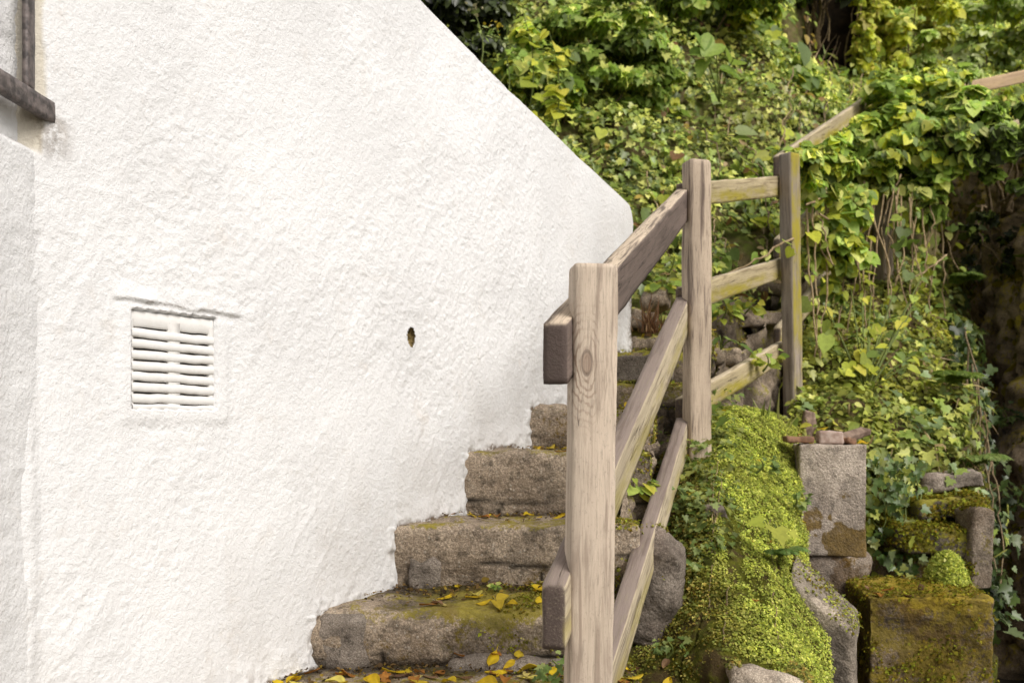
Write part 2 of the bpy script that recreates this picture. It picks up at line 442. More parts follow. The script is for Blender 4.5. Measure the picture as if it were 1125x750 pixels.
# palettes (linear albedo)
IVY = [(0.218, 0.293, 0.059), (0.312, 0.404, 0.076), (0.498, 0.538, 0.11), (0.636, 0.66, 0.16), (0.141, 0.196, 0.047), (0.636, 0.61, 0.16)]
IVYW = [.22, .26, .22, .13, .12, .05]
MID = [(0.225, 0.337, 0.058), (0.317, 0.449, 0.08), (0.45, 0.562, 0.108), (0.159, 0.225, 0.048), (0.584, 0.607, 0.161)]
LIME = [(0.571, 0.59, 0.065), (0.448, 0.499, 0.057), (0.734, 0.678, 0.098), (0.306, 0.356, 0.05)]
GOLD = [(0.582, 0.616, 0.084), (0.47, 0.526, 0.072), (0.694, 0.672, 0.12), (0.302, 0.381, 0.06), (0.56, 0.493, 0.096)]  # yellow of the lit bush: sunlight put into the leaf colour
PALE = [(0.448, 0.538, 0.165), (0.56, 0.627, 0.264), (0.325, 0.426, 0.099), (0.65, 0.694, 0.374), (0.224, 0.314, 0.066)]
DARK = [(0.034, 0.048, 0.014), (0.06, 0.076, 0.02), (0.085, 0.111, 0.025), (0.025, 0.034, 0.01)]  # near-black greens: deep shade put into the leaf colour
MOSSP = [(0.444, 0.44, 0.096), (0.316, 0.349, 0.079), (0.572, 0.499, 0.132), (0.186, 0.212, 0.053), (0.482, 0.334, 0.087)]
MOSSB = [(0.624, 0.676, 0.11), (0.467, 0.545, 0.101), (0.7, 0.727, 0.166), (0.288, 0.356, 0.066)]
BROWNMOSS = [(0.255, 0.21, 0.022), (0.18, 0.15, 0.018), (0.33, 0.27, 0.03), (0.12, 0.12, 0.015)]

# ================================================================== setting: ground
g = np.array([(-600, -300, 0), (600, -300, 0), (600, 900, 0), (-600, 900, 0)], float)
tag(mesh_np('ground', g, [(0, 1, 2, 3)], M_GROUND), kind='structure')

# ================================================================== the wall line and the stair survey
W0 = np.array([-1.013, 2.04]); WU = np.array([.61, 1.0]) / math.hypot(.61, 1); WN = np.array([WU[1], -WU[0]])
def wall_s(px):
    t = (px - CX) / F; Y = -2.257 / (t - .61); return (Y - W0[1]) / WU[1]
def wpt(s, z, off=0.):
    return np.array([W0[0] + WU[0] * s + WN[0] * off, W0[1] + WU[1] * s + WN[1] * off, z])
def wz(px, py):
    t = (px - CX) / F; Y = -2.257 / (t - .61); return EYE + (YH - py) / F * Y
# risers: depth at the wall, tread height, slope of the riser line (dy/dx)
RISE = [(1.00, .10, 0), (1.32, .28, 0), (1.63, .46, 0), (1.94, .63, 0),
        (2.52, .822, .0), (2.80, .978, .0), (3.10, 1.192, .0), (3.45, 1.412, -.02), (3.80, 1.567, -.04),
        (4.15, 1.682, -.10), (4.47, 1.835, -.22), (4.86, 1.97, -.36), (5.24, 2.10, -.45), (5.62, 2.24, -.5), (6.0, 2.39, -.55),
        (6.4, 2.55, -.6), (6.8, 2.72, -.6), (7.2, 2.90, -.6)]
RX0, RY0, RSL = .12, 2.0, .295          # plan line of the lower railing
def tread_z(Y):
    z = np.zeros_like(Y)
    for d, h, _ in RISE: z = np.where(Y >= d, h, z)
    return z

# ================================================================== cottage
cottage = tag(empty('white_cottage', (*W0, 0)), 'white rough plastered cottage wall with sloping top edge beside the stone steps', 'cottage')
s_end = (4.60 - W0[1]) / WU[1]
sA, zA = wall_s(462), wz(462, 0); sB, zB = wall_s(690), wz(690, 226)
def ztop(s):
    z = zA + (zB - zA) * (s - sA) / (sB - sA)
    over = np.clip(s - (sB - .012), 0, None)
    return z - over ** 2 * 26.0
v0s, v1s = wall_s(147), wall_s(237)
v0z, v1z = wz(190, 448), wz(190, 345)
hs, hz = wall_s(451.5), wz(451.5, 370)
led_z = wz(22, 156)
def build_wall():
    ns, nz = 640, 620
    s = np.linspace(0, s_end, ns)
    v = np.concatenate([np.linspace(0, .21, 40, endpoint=False), np.linspace(.21, 1, nz - 40)])
    S = np.repeat(s[:, None], nz, 1); Z = v[None] * ztop(s)[:, None]
    q = np.stack([S.ravel(), Z.ravel(), np.zeros(S.size)], 1)
    # trowelled, many-times painted render: broad swells, diagonal strokes, lumps
    rot = np.stack([.8 * q[:, 0] - .6 * q[:, 1], .6 * q[:, 0] + .8 * q[:, 1], q[:, 2]], 1)
    rough = smooth(-.5, .7, fbm(q, 2.1, 3, 8))
    d = .010 * fbm(q, 1.7, 3, 1) + (.0005 + .0009 * rough) * fbm(rot * np.array([1, .42, 1]), 22, 3, 5) + (.0004 + .0011 * rough) * fbm(q, 75, 3, 9, .6)
    lump = fbm(q, 26, 2, 30); patchm = smooth(-.3, .7, fbm(q, 2.3, 3, 33)); d = d + .0013 * smooth(.3, 1.0, lump) * patchm
    ridge = 1 - np.abs(fbm(rot * np.array([1, .3, 1]), 9, 3, 41)) * 3; d = d + .0014 * np.clip(ridge, 0, 1) * patchm
    sq, zq = q[:, 0], q[:, 1]
    # shallow bed round the vent, then the recess itself
    j = .006 * fbm(q, 22, 3, 60)
    def rect(a0, a1, b0, b1, e):
        return smooth(a0 - e, a0, sq) * smooth(a1 + e, a1, sq) * smooth(b0 - e, b0, zq) * smooth(b1 + e, b1, zq)
    slope = (sq - v0s) * -.012
    d = d * smooth(.03, .09, np.hypot(sq - hs, zq - hz)); d = d * (1 - 1. * rect(v0s - .02, v1s + .03, v0z - .02, v1z + .01, .03))
    lin_z = v1z + .020 + (sq - v0s) * -.018 + j * .6
    under = smooth(.001, -.004, zq - lin_z) * smooth(-.030, -.003, zq - lin_z) * smooth(wall_s(124), wall_s(134), sq) * smooth(wall_s(268), wall_s(250), sq)
    lip = smooth(-.002, .005, zq - lin_z) * smooth(.05, .006, zq - lin_z) * smooth(wall_s(120), wall_s(134), sq) * smooth(wall_s(272), wall_s(255), sq)
    d = d + .007 * lip * (.6 + .6 * fbm(q, 18, 2, 61)) - .003 * under
    d = np.where(rect(v0s, v1s, v0z, v1z, .004) > .5, -.030, d)
    hole = ((sq - hs) / .0235) ** 2 + ((zq - hz) / .032) ** 2 + .2 * fbm(q, 40, 2, 77)
    d = d + .002 * smooth(2.2, 1.1, hole)
    # ragged thick edge above the steps
    Y = W0[1] + WU[1] * sq
    tz = tread_z(Y)
    nxt = tread_z(Y + .03)
    above = zq - tz
    edge = np.minimum(np.where(above > -.01, above, 1), np.where((nxt > tz) & (zq < nxt), .02, 1))
    jag = .5 + .5 * fbm(q, 16, 3, 70)
    dirt = smooth(.016, .002, edge - .020 * jag ** 3) * .95 + .35 * smooth(.10, .0, edge) * smooth(.25, .7, fbm(q, 30, 3, 72))
    d = d + .007 * smooth(.11, .03, edge) * (.8 + .7 * fbm(q, 20, 3, 71)) + .004 * smooth(.05, .01, edge) * fbm(q, 45, 2, 73)
    seam = zq - (wz(40, 193) + (sq - wall_s(40)) * (wz(440, 306) - wz(40, 193)) / (wall_s(440) - wall_s(40)) + .02 * fbm(q, 4, 3, 74)); d = d + .0007 * smooth(-.03, .0, seam) * smooth(.006, .0, seam) * smooth(-.4, .3, fbm(q, 5, 2, 75))
    # right-hand end: frayed plaster
    fray = s_end - sq - .012 - .018 * fbm(np.stack([zq * 9, zq * 0, zq * 0], 1), 1, 3, 80)
    dirt = np.maximum(dirt, .8 * smooth(.02, -.01, fray) * smooth(2.35, 2.2, zq))
    # bare cream jamb at the far left above the ledge
    eg = wall_s(50) + .006 * fbm(np.stack([zq * 12, zq * 0, zq * 0], 1), 1, 3, 81)
    cream = smooth(eg + .003, eg - .002, sq) * smooth(led_z - .02, led_z + .0, zq)
    d = d * (1 - .85 * cream) - .007 * cream
    stain = smooth(.07, .0, np.abs(sq - wall_s(58))) * smooth(wz(60, 160) - .05, wz(60, 160), zq) * smooth(wz(60, 125), wz(60, 132), zq)
    dirt = np.maximum(dirt, stain * .55)
    lipl = smooth(.0045, .001, np.abs(zq - lin_z - .001)) * smooth(wall_s(122), wall_s(134), sq) * smooth(wall_s(270), wall_s(255), sq); dirt = np.maximum(dirt, lipl * .6 * smooth(-.2, .4, fbm(q, 45, 2, 62)))
    dirt = np.where((hole < 1), .2, dirt)
    d = d + .010 * smooth(.07, .025, sq) ** 2 * smooth(led_z - .01, led_z - .25, zq)
    Vw = np.stack([WU[0] * sq + WN[0] * d, WU[1] * sq + WN[1] * d, zq], 1)
    GF = grid_faces(ns, nz); GF = GF[~(hole[GF] < 1).all(1)]
    damp_grey = smooth(.50, .02, np.where(edge < .99, above, 1) + .18 * fbm(q, 4, 3, 90)) * .55 + .5 * smooth(2.0, s_end, sq) * smooth(-.4, .5, fbm(q * np.array([1, .3, 1]), 5, 3, 91))  # damp low down, plus a greyer tone towards the right end
    me = mesh_np('wall', Vw, GF, M_PLASTER, cottage, attrs={'dirt': dirt, 'cream': cream, 'damp_grey': damp_grey})
    return me
wall = build_wall()
def local(o3): return np.array(o3) - np.array([*W0, 0])
def prism(name, pts_bottom, pts_top, mat, parent, loc=None):
    V = list(pts_bottom) + list(pts_top); n = len(pts_bottom)
    fc = [tuple(range(n))[::-1], tuple(range(n, 2 * n))] + [(i, (i + 1) % n, n + (i + 1) % n, n + i) for i in range(n)]
    return mesh_np(name, np.array(V, float), fc, mat, parent, shade=False)
# the building mass behind the face: end wall and roof
e0, e1 = local(wpt(0, 0, -.02)), local(wpt(s_end - .012, 0, -.02))
bk = np.array([*(-WN * 3.2), 0])
zt0, zt1 = ztop(np.array([0.]))[0], ztop(np.array([s_end]))[0]
end_pts = [e1, e1 + bk]
prism('end_wall', [e1 + WN_ for WN_ in (np.array([*(WN * .012), 0]), np.array([*(-WN * 3.2), 0]), np.array([*(-WN * 3.2 - WU * .25), 0]), np.array([*(WN * .012 - WU * .25), 0]))],
      [e1 + np.array([*a, zt1 - .015]) for a in (WN * .012, -WN * 3.2, -WN * 3.2 - WU * .25, WN * .012 - WU * .25)], M_PLASTER, cottage)
def roof():
    lift = -.03
    a = e0 + np.array([0, 0, zt0 + lift]); b = e1 + np.array([0, 0, zt1 + lift])
    pts = [a, b, b + bk, a + bk]
    prism('roof', [p - np.array([0, 0, .06]) for p in pts], pts, M_SLATE, cottage)
roof()
# left return of the wall: thicker below a ledge, thinner above it
def left_return():
    X1, X2 = -.998, -1.013
    ny, nz = 120, 300
    y = np.linspace(.2, 2.09, ny); z = np.linspace(0, led_z, nz)
    Yg, Zg = np.meshgrid(y, z, indexing='ij'); q = np.stack([Yg.ravel(), Zg.ravel(), np.full(Yg.size, 5.)], 1)
    dx = X1 + .004 * fbm(q, 5, 3, 3) + .0015 * fbm(q, 45, 3, 4)
    dx = dx + .006 * smooth(1.95, 2.075, q[:, 0]) ** 2
    dx = dx - .02 * smooth(led_z - .012, led_z, q[:, 1])
    V = np.stack([dx, q[:, 0], q[:, 1]], 1) - np.array([*W0, 0])
    dirt = smooth(.012, 0, led_z - q[:, 1]) * .8
    mesh_np('lower_return_wall', V, grid_faces(ny, nz)[:, ::-1], M_PLASTER, cottage, attrs={'dirt': dirt, 'cream': dirt * 0})
    z = np.linspace(led_z - .03, 3.3, 220); Yg, Zg = np.meshgrid(y, z, indexing='ij'); q = np.stack([Yg.ravel(), Zg.ravel(), np.full(Yg.size, 8.)], 1)
    dx = X2 - .002 + .003 * fbm(q, 12, 4, 13) + .002 * fbm(q, 50, 3, 14)
    V = np.stack([dx, q[:, 0], q[:, 1]], 1) - np.array([*W0, 0])
    mesh_np('upper_return_wall', V, grid_faces(ny, 220)[:, ::-1], M_PLASTER, cottage, attrs={'dirt': dirt[:1].repeat(len(V)) * 0, 'cream': np.zeros(len(V))})
left_return()
# air vent: louvred grille in the recess
def vent():
    w, h = v1s - v0s, v1z - v0z
    V, Fq = [], []
    o = 0
    def slab(sa, sb, z0f, z0b, t, da, db, sl=0., wob=0.):
        nonlocal o
        n = 14
        s = np.linspace(sa, sb, n)
        dz = sl * (s - sa) + wob * fbm(np.stack([s * 30, s * 0 + z0f * 40, s * 0], 1), 1, 2, 3)
        prof = [(db, z0b), (da - .003, z0f - .001), (da, z0f + .003), (da, z0f + t - .003), (da - .003, z0f + t), (db, z0b + t)]
        pts = np.array([[wpt(si, zz + dzi, off) for off, zz in prof] for si, dzi in zip(s, dz)])
        m = len(prof)
        f = []
        for i in range(n - 1):
            for k in range(m):
                f.append((i * m + k, i * m + (k + 1) % m, (i + 1) * m + (k + 1) % m, (i + 1) * m + k))
        V.append(pts.reshape(-1, 3)); Fq.append(np.array(f) + o); o += n * m
        return
    rowsn = 7; top_b = .036; pitch = (h - top_b - .012) / rowsn
    slab(v0s, v1s, v1z - top_b, v1z - top_b, top_b, -.010, -.028, -.008, .002)
    for r in range(rowsn):
        zb = v0z + .012 + r * pitch
        slab(v0s, v1s, zb, zb + .006, pitch - .0062, -.005 - .002 * random.random(), -.026, -.010, .0016)
    slab(v0s, v1s, v0z - .004, v0z - .004, .012, -.003, -.028, -.006, .0015)
    Vv = np.concatenate(V) - np.array([*W0, 0]); Ff = np.concatenate(Fq)
    grille = mesh_np('air_vent', Vv, Ff[:, ::-1], M_VENT, cottage, shade=False)
    grille['label'] = 'white painted louvred air vent with dark slots'
    # uprights closing the slot ends and the middle
    ups = []
    for a, b in ((v0s - .002, v0s + .006), (v0s + w * .44, v0s + w * .575), (v1s - .012, v1s + .002)):
        p = []
        for zz in (v0z, v1z - .02):
            p.append([wpt(a, zz, -.027), wpt(b, zz, -.027), wpt(b, zz, -.0085), wpt(a, zz, -.0085)])
        ups.append(p)
    V2, F2 = [], []
    for i, p in enumerate(ups):
        k = i * 8
        V2 += p[0] + p[1]
        F2 += [(k, k + 1, k + 5, k + 4), (k + 1, k + 2, k + 6, k + 5), (k + 2, k + 3, k + 7, k + 6), (k + 3, k, k + 4, k + 7)]
    mesh_np('mullion', np.array(V2) - np.array([*W0, 0]), F2, M_VENT, grille, shade=False)
    bp = [wpt(v0s, v0z, -.0285), wpt(v1s, v0z, -.0285), wpt(v1s, v1z, -.0285), wpt(v0s, v1z, -.0285)]
    mesh_np('vent_dark_sheet', np.array(bp) - np.array([*W0, 0]), [(0, 1, 2, 3)], M_DARK, grille, shade=False)  # dark sheet painted as the unlit void behind the slats
vent()
# weep hole lining
def weep():
    th = np.linspace(0, 2 * np.pi, 20, endpoint=False)
    V = []; 
    for k, (sc, off) in enumerate(((1.25, -.001), (1.05, -.014), (.7, -.022))):
        for a in th: V.append(wpt(hs + .0235 * sc * math.cos(a) , hz - .004 * k + .032 * sc * math.sin(a), off))
    f = []
    for k in range(2):
        for i in range(20): f.append((k * 20 + i, k * 20 + (i + 1) % 20, (k + 1) * 20 + (i + 1) % 20, (k + 1) * 20 + i))
    f.append(tuple(range(40, 60)))
    o = mesh_np('weep_hole', np.array(V) - np.array([*W0, 0]), f, M_HOLE, cottage)
    o['label'] = 'small oval weep hole in the plaster'
weep()

# iron window bars in front of the left return
def bar_mesh(p0, p1, w, t, up=(0, 0, 1)):
    p0, p1 = np.array(p0, float), np.array(p1, float)
    z = p1 - p0; L = np.linalg.norm(z); z /= L
    y = np.array(up, float); y -= z * (y @ z); y /= np.linalg.norm(y); x = np.cross(y, z)
    V, Fq, _ = rock((w, t, L), .012, .0022, .0005, 60, int(L * 1000) % 97, 3)
    return (V[:, 0:1] * x + V[:, 1:2] * y + V[:, 2:3] * z) + (p0 + p1) / 2, Fq
bz = wz(58, 122); bp = wpt(wall_s(56), bz, 0)
ib = tag(empty('iron_railing', bp), 'dark weathered iron bars let into the white wall at the upper left corner', 'iron railing')
dirb = np.array([-.06, -1, 0.0])
V, f = bar_mesh(bp + np.array([.0, .05, -.003]), bp + dirb * 1.5, .016, .044)
mesh_np('rail', V - bp, f, M_IRON, ib)
q0 = P(23, 96, 2.0); q0[0] = (bp + dirb * (bp[1] - q0[1]))[0]
for k in range(4):
    c = bp + dirb * (.075 + .13 * k)
    V, f = bar_mesh(c + np.array([-.006, 0, .018]), c + np.array([-.006, 0, 1.1]), .034, .012, (1, 0, 0))
    mesh_np('baluster', V - bp, f, M_IRON, ib)
V, f = bar_mesh(bp + np.array([0, .05, 1.1]), bp + dirb * 1.5 + np.array([0, 0, 1.1]), .016, .044)
mesh_np('rail', V - bp, f, M_IRON, ib)

# ================================================================== stone staircase
stairs = tag(empty('stone_staircase', (0.1, 2.8, 0)), 'worn rough stone staircase with moss and fallen leaves climbing beside the white wall', 'staircase')
SR = np.array(stairs.location)
step_tris = []; ROCK_ORDER = []
def rail_x(Y):
    return RX0 + .06 + RSL * (Y - RY0)
def add_step(k):
    d, z, m = RISE[k]
    dn = RISE[k + 1][0] if k + 1 < len(RISE) else d + .4
    zl = RISE[k - 1][1] if k else 0
    wl = (-2.257 + .61 * d) if d < 4.55 else -2.257 + .61 * 4.55 + (d - 4.55) * .62
    left = wl - .16
    right = (rail_x(d) - .115) if d < 3.7 else rail_x(3.9) - .13 + .62 * (d - 3.9)
    if d >= 4.4: left = wl - .10; right -= .06 + .05 * (k - 9)
    if d < 2.6: right = rail_x(2.0) + .16
    rise = z - zl
    w = right - left; dep = (dn - d) + .16; hgt = rise + .10
    nose_h = {4: .12, 5: .112, 6: .105, 7: .16, 8: .085}.get(k, .1)
    fine = 4 <= k <= 9
    def crack(V, q):
        front = smooth(-dep / 2 + .05, -dep / 2 + .02, V[:, 1])
        zc = hgt / 2 - nose_h + .018 * fbm(np.stack([q[:, 0] * 5, q[:, 0] * 0 + k, q[:, 0] * 0], 1), 1, 3, 100 + k)
        c = smooth(.011, .001, np.abs(V[:, 2] - zc)) * front * smooth(-.5, .25, fbm(q, 6, 2, 140 + k))
        xj = fbm(np.stack([q[:, 0] * 0 + k, q[:, 2] * 6, q[:, 0] * 0], 1), 1, 2, 120 + k) * .03
        for x0 in (-w * .2 + .05 * math.sin(k * 3.), w * .21, w * .38):
            c = np.maximum(c, smooth(.011, .002, np.abs(V[:, 0] - x0 - xj)) * front * (V[:, 2] < zc) * .9)
        pit = smooth(.42, .8, fbm(q, 15, 3, 150 + k)) * front * .7
        return np.maximum(c, pit * .6)
    slope = {5: .12, 4: .02}.get(k, .0)
    def fn(V):
        V = V.copy()
        below = smooth(hgt / 2 - nose_h, hgt / 2 - nose_h - .05, V[:, 2])
        fr = smooth(-dep / 2 + .10, -dep / 2, V[:, 1])
        V[:, 1] += fr * below * (.012 if k != 5 else .03)
        V[:, 2] += slope * np.clip(V[:, 1] + dep / 2, 0, dep) * smooth(0, hgt / 2, V[:, 2]) * .9
        return V
    V, Fq, dirt = rock((w, dep, hgt), .0125 if fine else .03, .014 if k != 5 else .034, .0085 if fine else .014, 11, 200 + k, 5, (0, 0, 0), fn, .014, crack if k >= 4 else None, .8)
    vis = V[:, 2] - (hgt / 2 - rise); jn = fbm(V + k, 14, 3, 170 + k)
    dirt = np.maximum(dirt, .8 * smooth(.045, .0, vis - .02 * jn) * smooth(.1, -.2, jn)); dirt = np.maximum(dirt, .75 * smooth(.12, .03, dep / 2 - .16 - V[:, 1] + .05 * jn) * (V[:, 2] > hgt / 2 - .05))
    # a little moss attribute: grows to the right and in the joints
    mo = smooth(.1, .55, V[:, 0] / w + .5) * .22 - .2
    if k == 5: mo = smooth(.25, .6, V[:, 0] / w + .5) * .42 - .12
    if k >= 9: mo = mo * 0 + .12
    # shift so local x=0 -> middle, front -> -dep/2
    xm = (left + right) / 2
    ang = math.atan(m)
    cx, cy = xm, d + m * (xm - wl) + dep / 2 * 1.0
    c, s_ = math.cos(ang), math.sin(ang)
    Vw = np.stack([V[:, 0] * c - V[:, 1] * s_, V[:, 0] * s_ + V[:, 1] * c, V[:, 2]], 1)
    ctr = np.array([cx, cy, z - hgt / 2])
    ob = mesh_np('step', Vw, Fq, M_STEP if k < 9 else M_STEPTOP, stairs, attrs={'dirt': dirt, 'moss': mo, 'rust': .24 + .3 * fbm(V + k, 5, 3, 180 + k)})
    ob.location = Vector(ctr - SR)
    step_tris.append((Vw + ctr, Fq))
for k in range(len(RISE)): add_step(k)
def side_wall():
    Y = np.linspace(3.3, 7.4, 160); X = np.where(Y < 3.9, rail_x(Y) - .2, rail_x(3.9) - .24 + .62 * (Y - 3.9) - .05 * np.clip((Y - 4.8) / .4, 0, 6))
    zt = np.interp(Y, [r[0] for r in RISE[7:]], [r[1] for r in RISE[7:]]) - .12
    v = np.linspace(0, 1, 110)
    G = np.stack([X[:, None] + 0 * v[None], Y[:, None] + 0 * v[None], v[None] * zt[:, None]], 2)
    G, _ = displace(G, lambda q: .05 * fbm(q, 5, 4, 700) + .02 * fbm(q, 16, 3, 701), (.8, -.5, 0))
    mesh_np('side_wall', G.reshape(-1, 3) - SR, grid_faces(160, 110), M_STEPTOP, stairs)
side_wall()
# smooth grey corner stones set in the risers beside the wall, and rubble in the risers
def stone_part(name, c, size, rot, mat, seed, amp=.008, r=.04, label=None, res=.012, chip=.3, big=.012):
    V, Fq, dirt = rock(size, res, r, amp, 9, seed, 4, (0, 0, 0), None, big, None, chip)
    e = Euler(rot).to_matrix(); V = V @ np.array(e).T
    o = mesh_np(name, V, Fq, mat, stairs, attrs={'dirt': dirt * .6, 'moss': V[:, 0] * 0 - .1})
    o.location = Vector(np.array(c) - SR)
    if label: o['label'] = label
    step_tris.append((V + np.array(c), Fq))
stone_part('corner_stone', P(380, 702, 2.855), (.16, .15, .17), (.1, .0, -.2), M_COBBLE, 11, .007, .05, 'rounded grey stone at the foot of the wall')
stone_part('corner_stone', P(466, 628, 3.135), (.105, .10, .105), (0, .05, .05), M_COBBLE, 12, .004, .022, 'square grey stone set in the riser by the wall')
stone_part('riser_stone', P(601, 460, 3.86), (.17, .10, .095), (0, 0, 0), M_STEP, 13, .008, .03)
stone_part('riser_stone', P(706, 405, 4.36), (.27, .14, .12), (0, 0, -.15), M_COBBLE, 14, .006, .02)
stone_part('riser_stone', P(560, 735, 2.80), (.34, .09, .07), (0, 0, .0), M_COBBLE, 15, .008, .03)
for i, (x, y, dd, s1, s2) in enumerate(((705, 352, 4.85, .12, .10), (714, 378, 4.75, .12, .07), (722, 330, 5.0, .12, .12), (790, 392, 4.9, .22, .09), (838, 350, 5.6, .3, .12), (800, 340, 5.6, .2, .09), (846, 318, 6.1, .25, .08))):
    stone_part('rubble_stone', P(x, y, dd), (s1, .16, s2 * .8), (0, random.uniform(-.1, .1), random.uniform(-.5, .1)), M_STEPTOP, 30 + i, .012, .012, None, .014, .9, .02)

# ================================================================== wooden railing
W_POST1 = m_wood('pale_post_wood', (.515, .425, .335), None, (.20, .145, .11), 0, knot=(-.018, 1.02 - .02), darkamt=.6)
W_POST2 = m_wood('weathered_post_wood', (.43, .345, .26), None, (.13, .095, .075), .6, darkamt=1., lich_dir=(.95, .3, 0))
W_POST3 = m_wood('mossy_post_wood', (.30, .25, .20), None, (.11, .085, .07), 1.0, darkamt=.7, lich_dir=(.8, -.6, 0))
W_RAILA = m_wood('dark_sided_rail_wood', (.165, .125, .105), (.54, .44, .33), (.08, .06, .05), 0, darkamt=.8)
W_RAILB = m_wood('stained_rail_wood', (.46, .385, .27), (.215, .17, .145), (.115, .085, .07), .5, darkamt=.7, lich_dir=(.9, -.3, 0))
W_RAILC = m_wood('lichen_rail_wood', (.42, .345, .21), (.48, .40, .28), (.15, .11, .06), .95, darkamt=.7, lich_dir=(.8, -.6, 0))
fence = tag(empty('wooden_railing', (.2, 2.2, .5)), 'weathered wooden post and rail railing climbing along the right of the steps', 'railing')
FR = np.array(fence.location)
def fpost(top, bot, w, dpt, yaw, mat, label, seed, chamfer=.01, lopped=0.):
    top, bot = np.array(top), np.array(bot)
    z = top - bot; L = np.linalg.norm(z); z /= L
    def fn(V):
        V = V.copy()
        if lopped:
            over = np.clip(V[:, 0] - (w / 2 - lopped), 0, None)
            V[:, 2] -= over * 1.0 * smooth(L / 2 - .08, L / 2, V[:, 2])
        return V
    V, Fq, dirt = rock((w, dpt, L), .012, chamfer, .0016, 14, seed, 3, (0, 0, 0), fn, .002, None, .5)
    x = np.array([math.cos(yaw), math.sin(yaw), 0]); x -= z * (x @ z); x /= np.linalg.norm(x); y = np.cross(z, x)
    ob = mesh_np('post', V + np.array([0, 0, L / 2]), Fq, mat, fence)
    ob.matrix_local = Matrix.Translation(Vector(bot - FR)) @ Matrix((x, y, z)).transposed().to_4x4()
    if label: ob['label'] = label
def frail(p0, p1, thick, hgt, mat, label, seed):
    p0, p1 = np.array(p0), np.array(p1)
    z = p1 - p0; L = np.linalg.norm(z); z /= L
    y = np.array([0, 0, 1.]); y -= z * (y @ z); y /= np.linalg.norm(y); x = np.cross(y, z)
    V, Fq, dirt = rock((thick, hgt, L), .014, .005, .0014, 12, seed, 3, (0, 0, 0), None, .002, None, .5)
    # plumb-cut ends
    lean = z[2] / math.hypot(z[0], z[1])
    V[:, 2] += V[:, 1] * lean
    ob = mesh_np('rail', V, Fq, mat, fence)
    ob.matrix_local = Matrix.Translation(Vector((p0 + p1) / 2 - FR)) @ Matrix((x, y, z)).transposed().to_4x4()
    if label: ob['label'] = label
fpost(P(651.5, 292, 2.20), P(644, 900, 2.20) , .098, .098, R(4), W_POST1, 'pale nearest post with a knot near its top', 1, .006, .012)
fpost(P(765, 177, 3.96), P(766, 540, 3.96), .097, .09, R(14), W_POST2, 'tall post in the middle of the railing', 2, .012, .01)
fpost(P(867, 169, 5.05), P(872, 484, 5.05), .078, .075, R(38), W_POST3, 'post with yellow lichen beside the concrete block', 3, .010)
fpost(P(965, 97, 7.0), P(972, 330, 7.0), .10, .09, R(30), W_POST2, 'upper post half hidden by climbing leaves', 4, .010)
fpost(P(1180, 60, 9.9), P(1182, 190, 9.9), .10, .10, R(30), W_POST3, None, 5, .010)
def railx(Y, off=0): return .119 - .026 + .316 * (Y - 2.13) + off
def RP(Y, py): return np.array([railx(Y), Y, EYE + (YH - py) / F * Y])
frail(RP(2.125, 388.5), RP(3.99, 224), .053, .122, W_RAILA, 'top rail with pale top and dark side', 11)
frail(RP(2.11, 678), RP(3.99, 345), .053, .128, W_RAILB, None, 12)
frail(RP(2.11, 932), RP(3.99, 476), .050, .118, W_RAILB, None, 13)
o2 = np.array([-.05, .03, 0])
for py0, py1, hh in ((213, 203, .10), (329, 293, .105), (452, 385, .105)):
    frail(P(762, py0, 4.02) + o2, P(871, py1, 5.15) + o2, .04, hh, W_RAILC, None, py0)
for py0, py1, hh in ((181, 108, .10), (272, 176, .10), (371, 247, .10)):
    frail(P(866, py0, 5.15) + o2, P(968, py1, 7.08) + o2, .04, hh, W_RAILC, None, py1)
for py0, py1, hh in ((119, 72, .11), (190, 118, .10)):
    frail(P(966, py0, 7.08) + o2, P(1182, py1, 9.95) + o2, .04, hh, W_RAILC if py0 > 150 else m_wood('tan_rail_wood', (.46, .33, .20), (.50, .36, .22), (.2, .13, .08), .2, darkamt=.3), None, py0 + 3)

# ================================================================== hillside bank behind the steps
bank_c = rows([(400, 700, 6.1), (690, 520, 5.15), (775, 470, 5.5), (855, 440, 6.1), (910, 420, 7.4), (966, 420, 9.0), (1130, 470, 11.3), (1300, 470, 13.3)],
              [(400, 420, 6.2), (690, 372, 5.2), (770, 345, 5.6), (850, 305, 6.2), (905, 238, 7.3), (962, 150, 8.6), (1130, 130, 11), (1300, 120, 13)],
              [(420, 250, 6.6), (672, 270, 5.7), (770, 265, 6.1), (850, 235, 6.8), (905, 180, 7.9), (965, 105, 9.3), (1130, 85, 11.8), (1300, 70, 14)],
              [(400, 140, 7.0), (655, 175, 6.3), (760, 180, 6.7), (845, 165, 7.4), (905, 125, 8.6), (968, 62, 10.2), (1130, 45, 12.8), (1300, 30, 15)],
              [(380, 60, 7.6), (620, 75, 7.2), (750, 90, 7.7), (845, 85, 8.3), (905, 62, 9.8), (975, 20, 11.3), (1140, 0, 14), (1320, -10, 16)],
              [(360, -60, 8.4), (600, -40, 8.2), (745, -30, 8.7), (850, -20, 9.3), (905, -25, 10.8), (980, -50, 12.3), (1150, -60, 15), (1340, -70, 18)],
              [(330, -260, 9.6), (600, -220, 9.6), (745, -200, 10), (850, -180, 10.8), (905, -170, 12), (985, -180, 13.8), (1160, -190, 17), (1360, -200, 20)])
BG = patch(bank_c, 108, 130)
hol = np.exp(-(((BG[:, :, 0] / BG[:, :, 1] * F + CX) - 905) / 30) ** 2) * 0
BGd, _ = displace(BG, lambda q: .10 * fbm(q, 1.6, 3, 300) + .04 * fbm(q, 6, 3, 301), (.4, -.8, .4))
tag(mesh_np('hillside', BGd.reshape(-1, 3), grid_faces(*BG.shape[:2]), M_BANK), kind='structure')
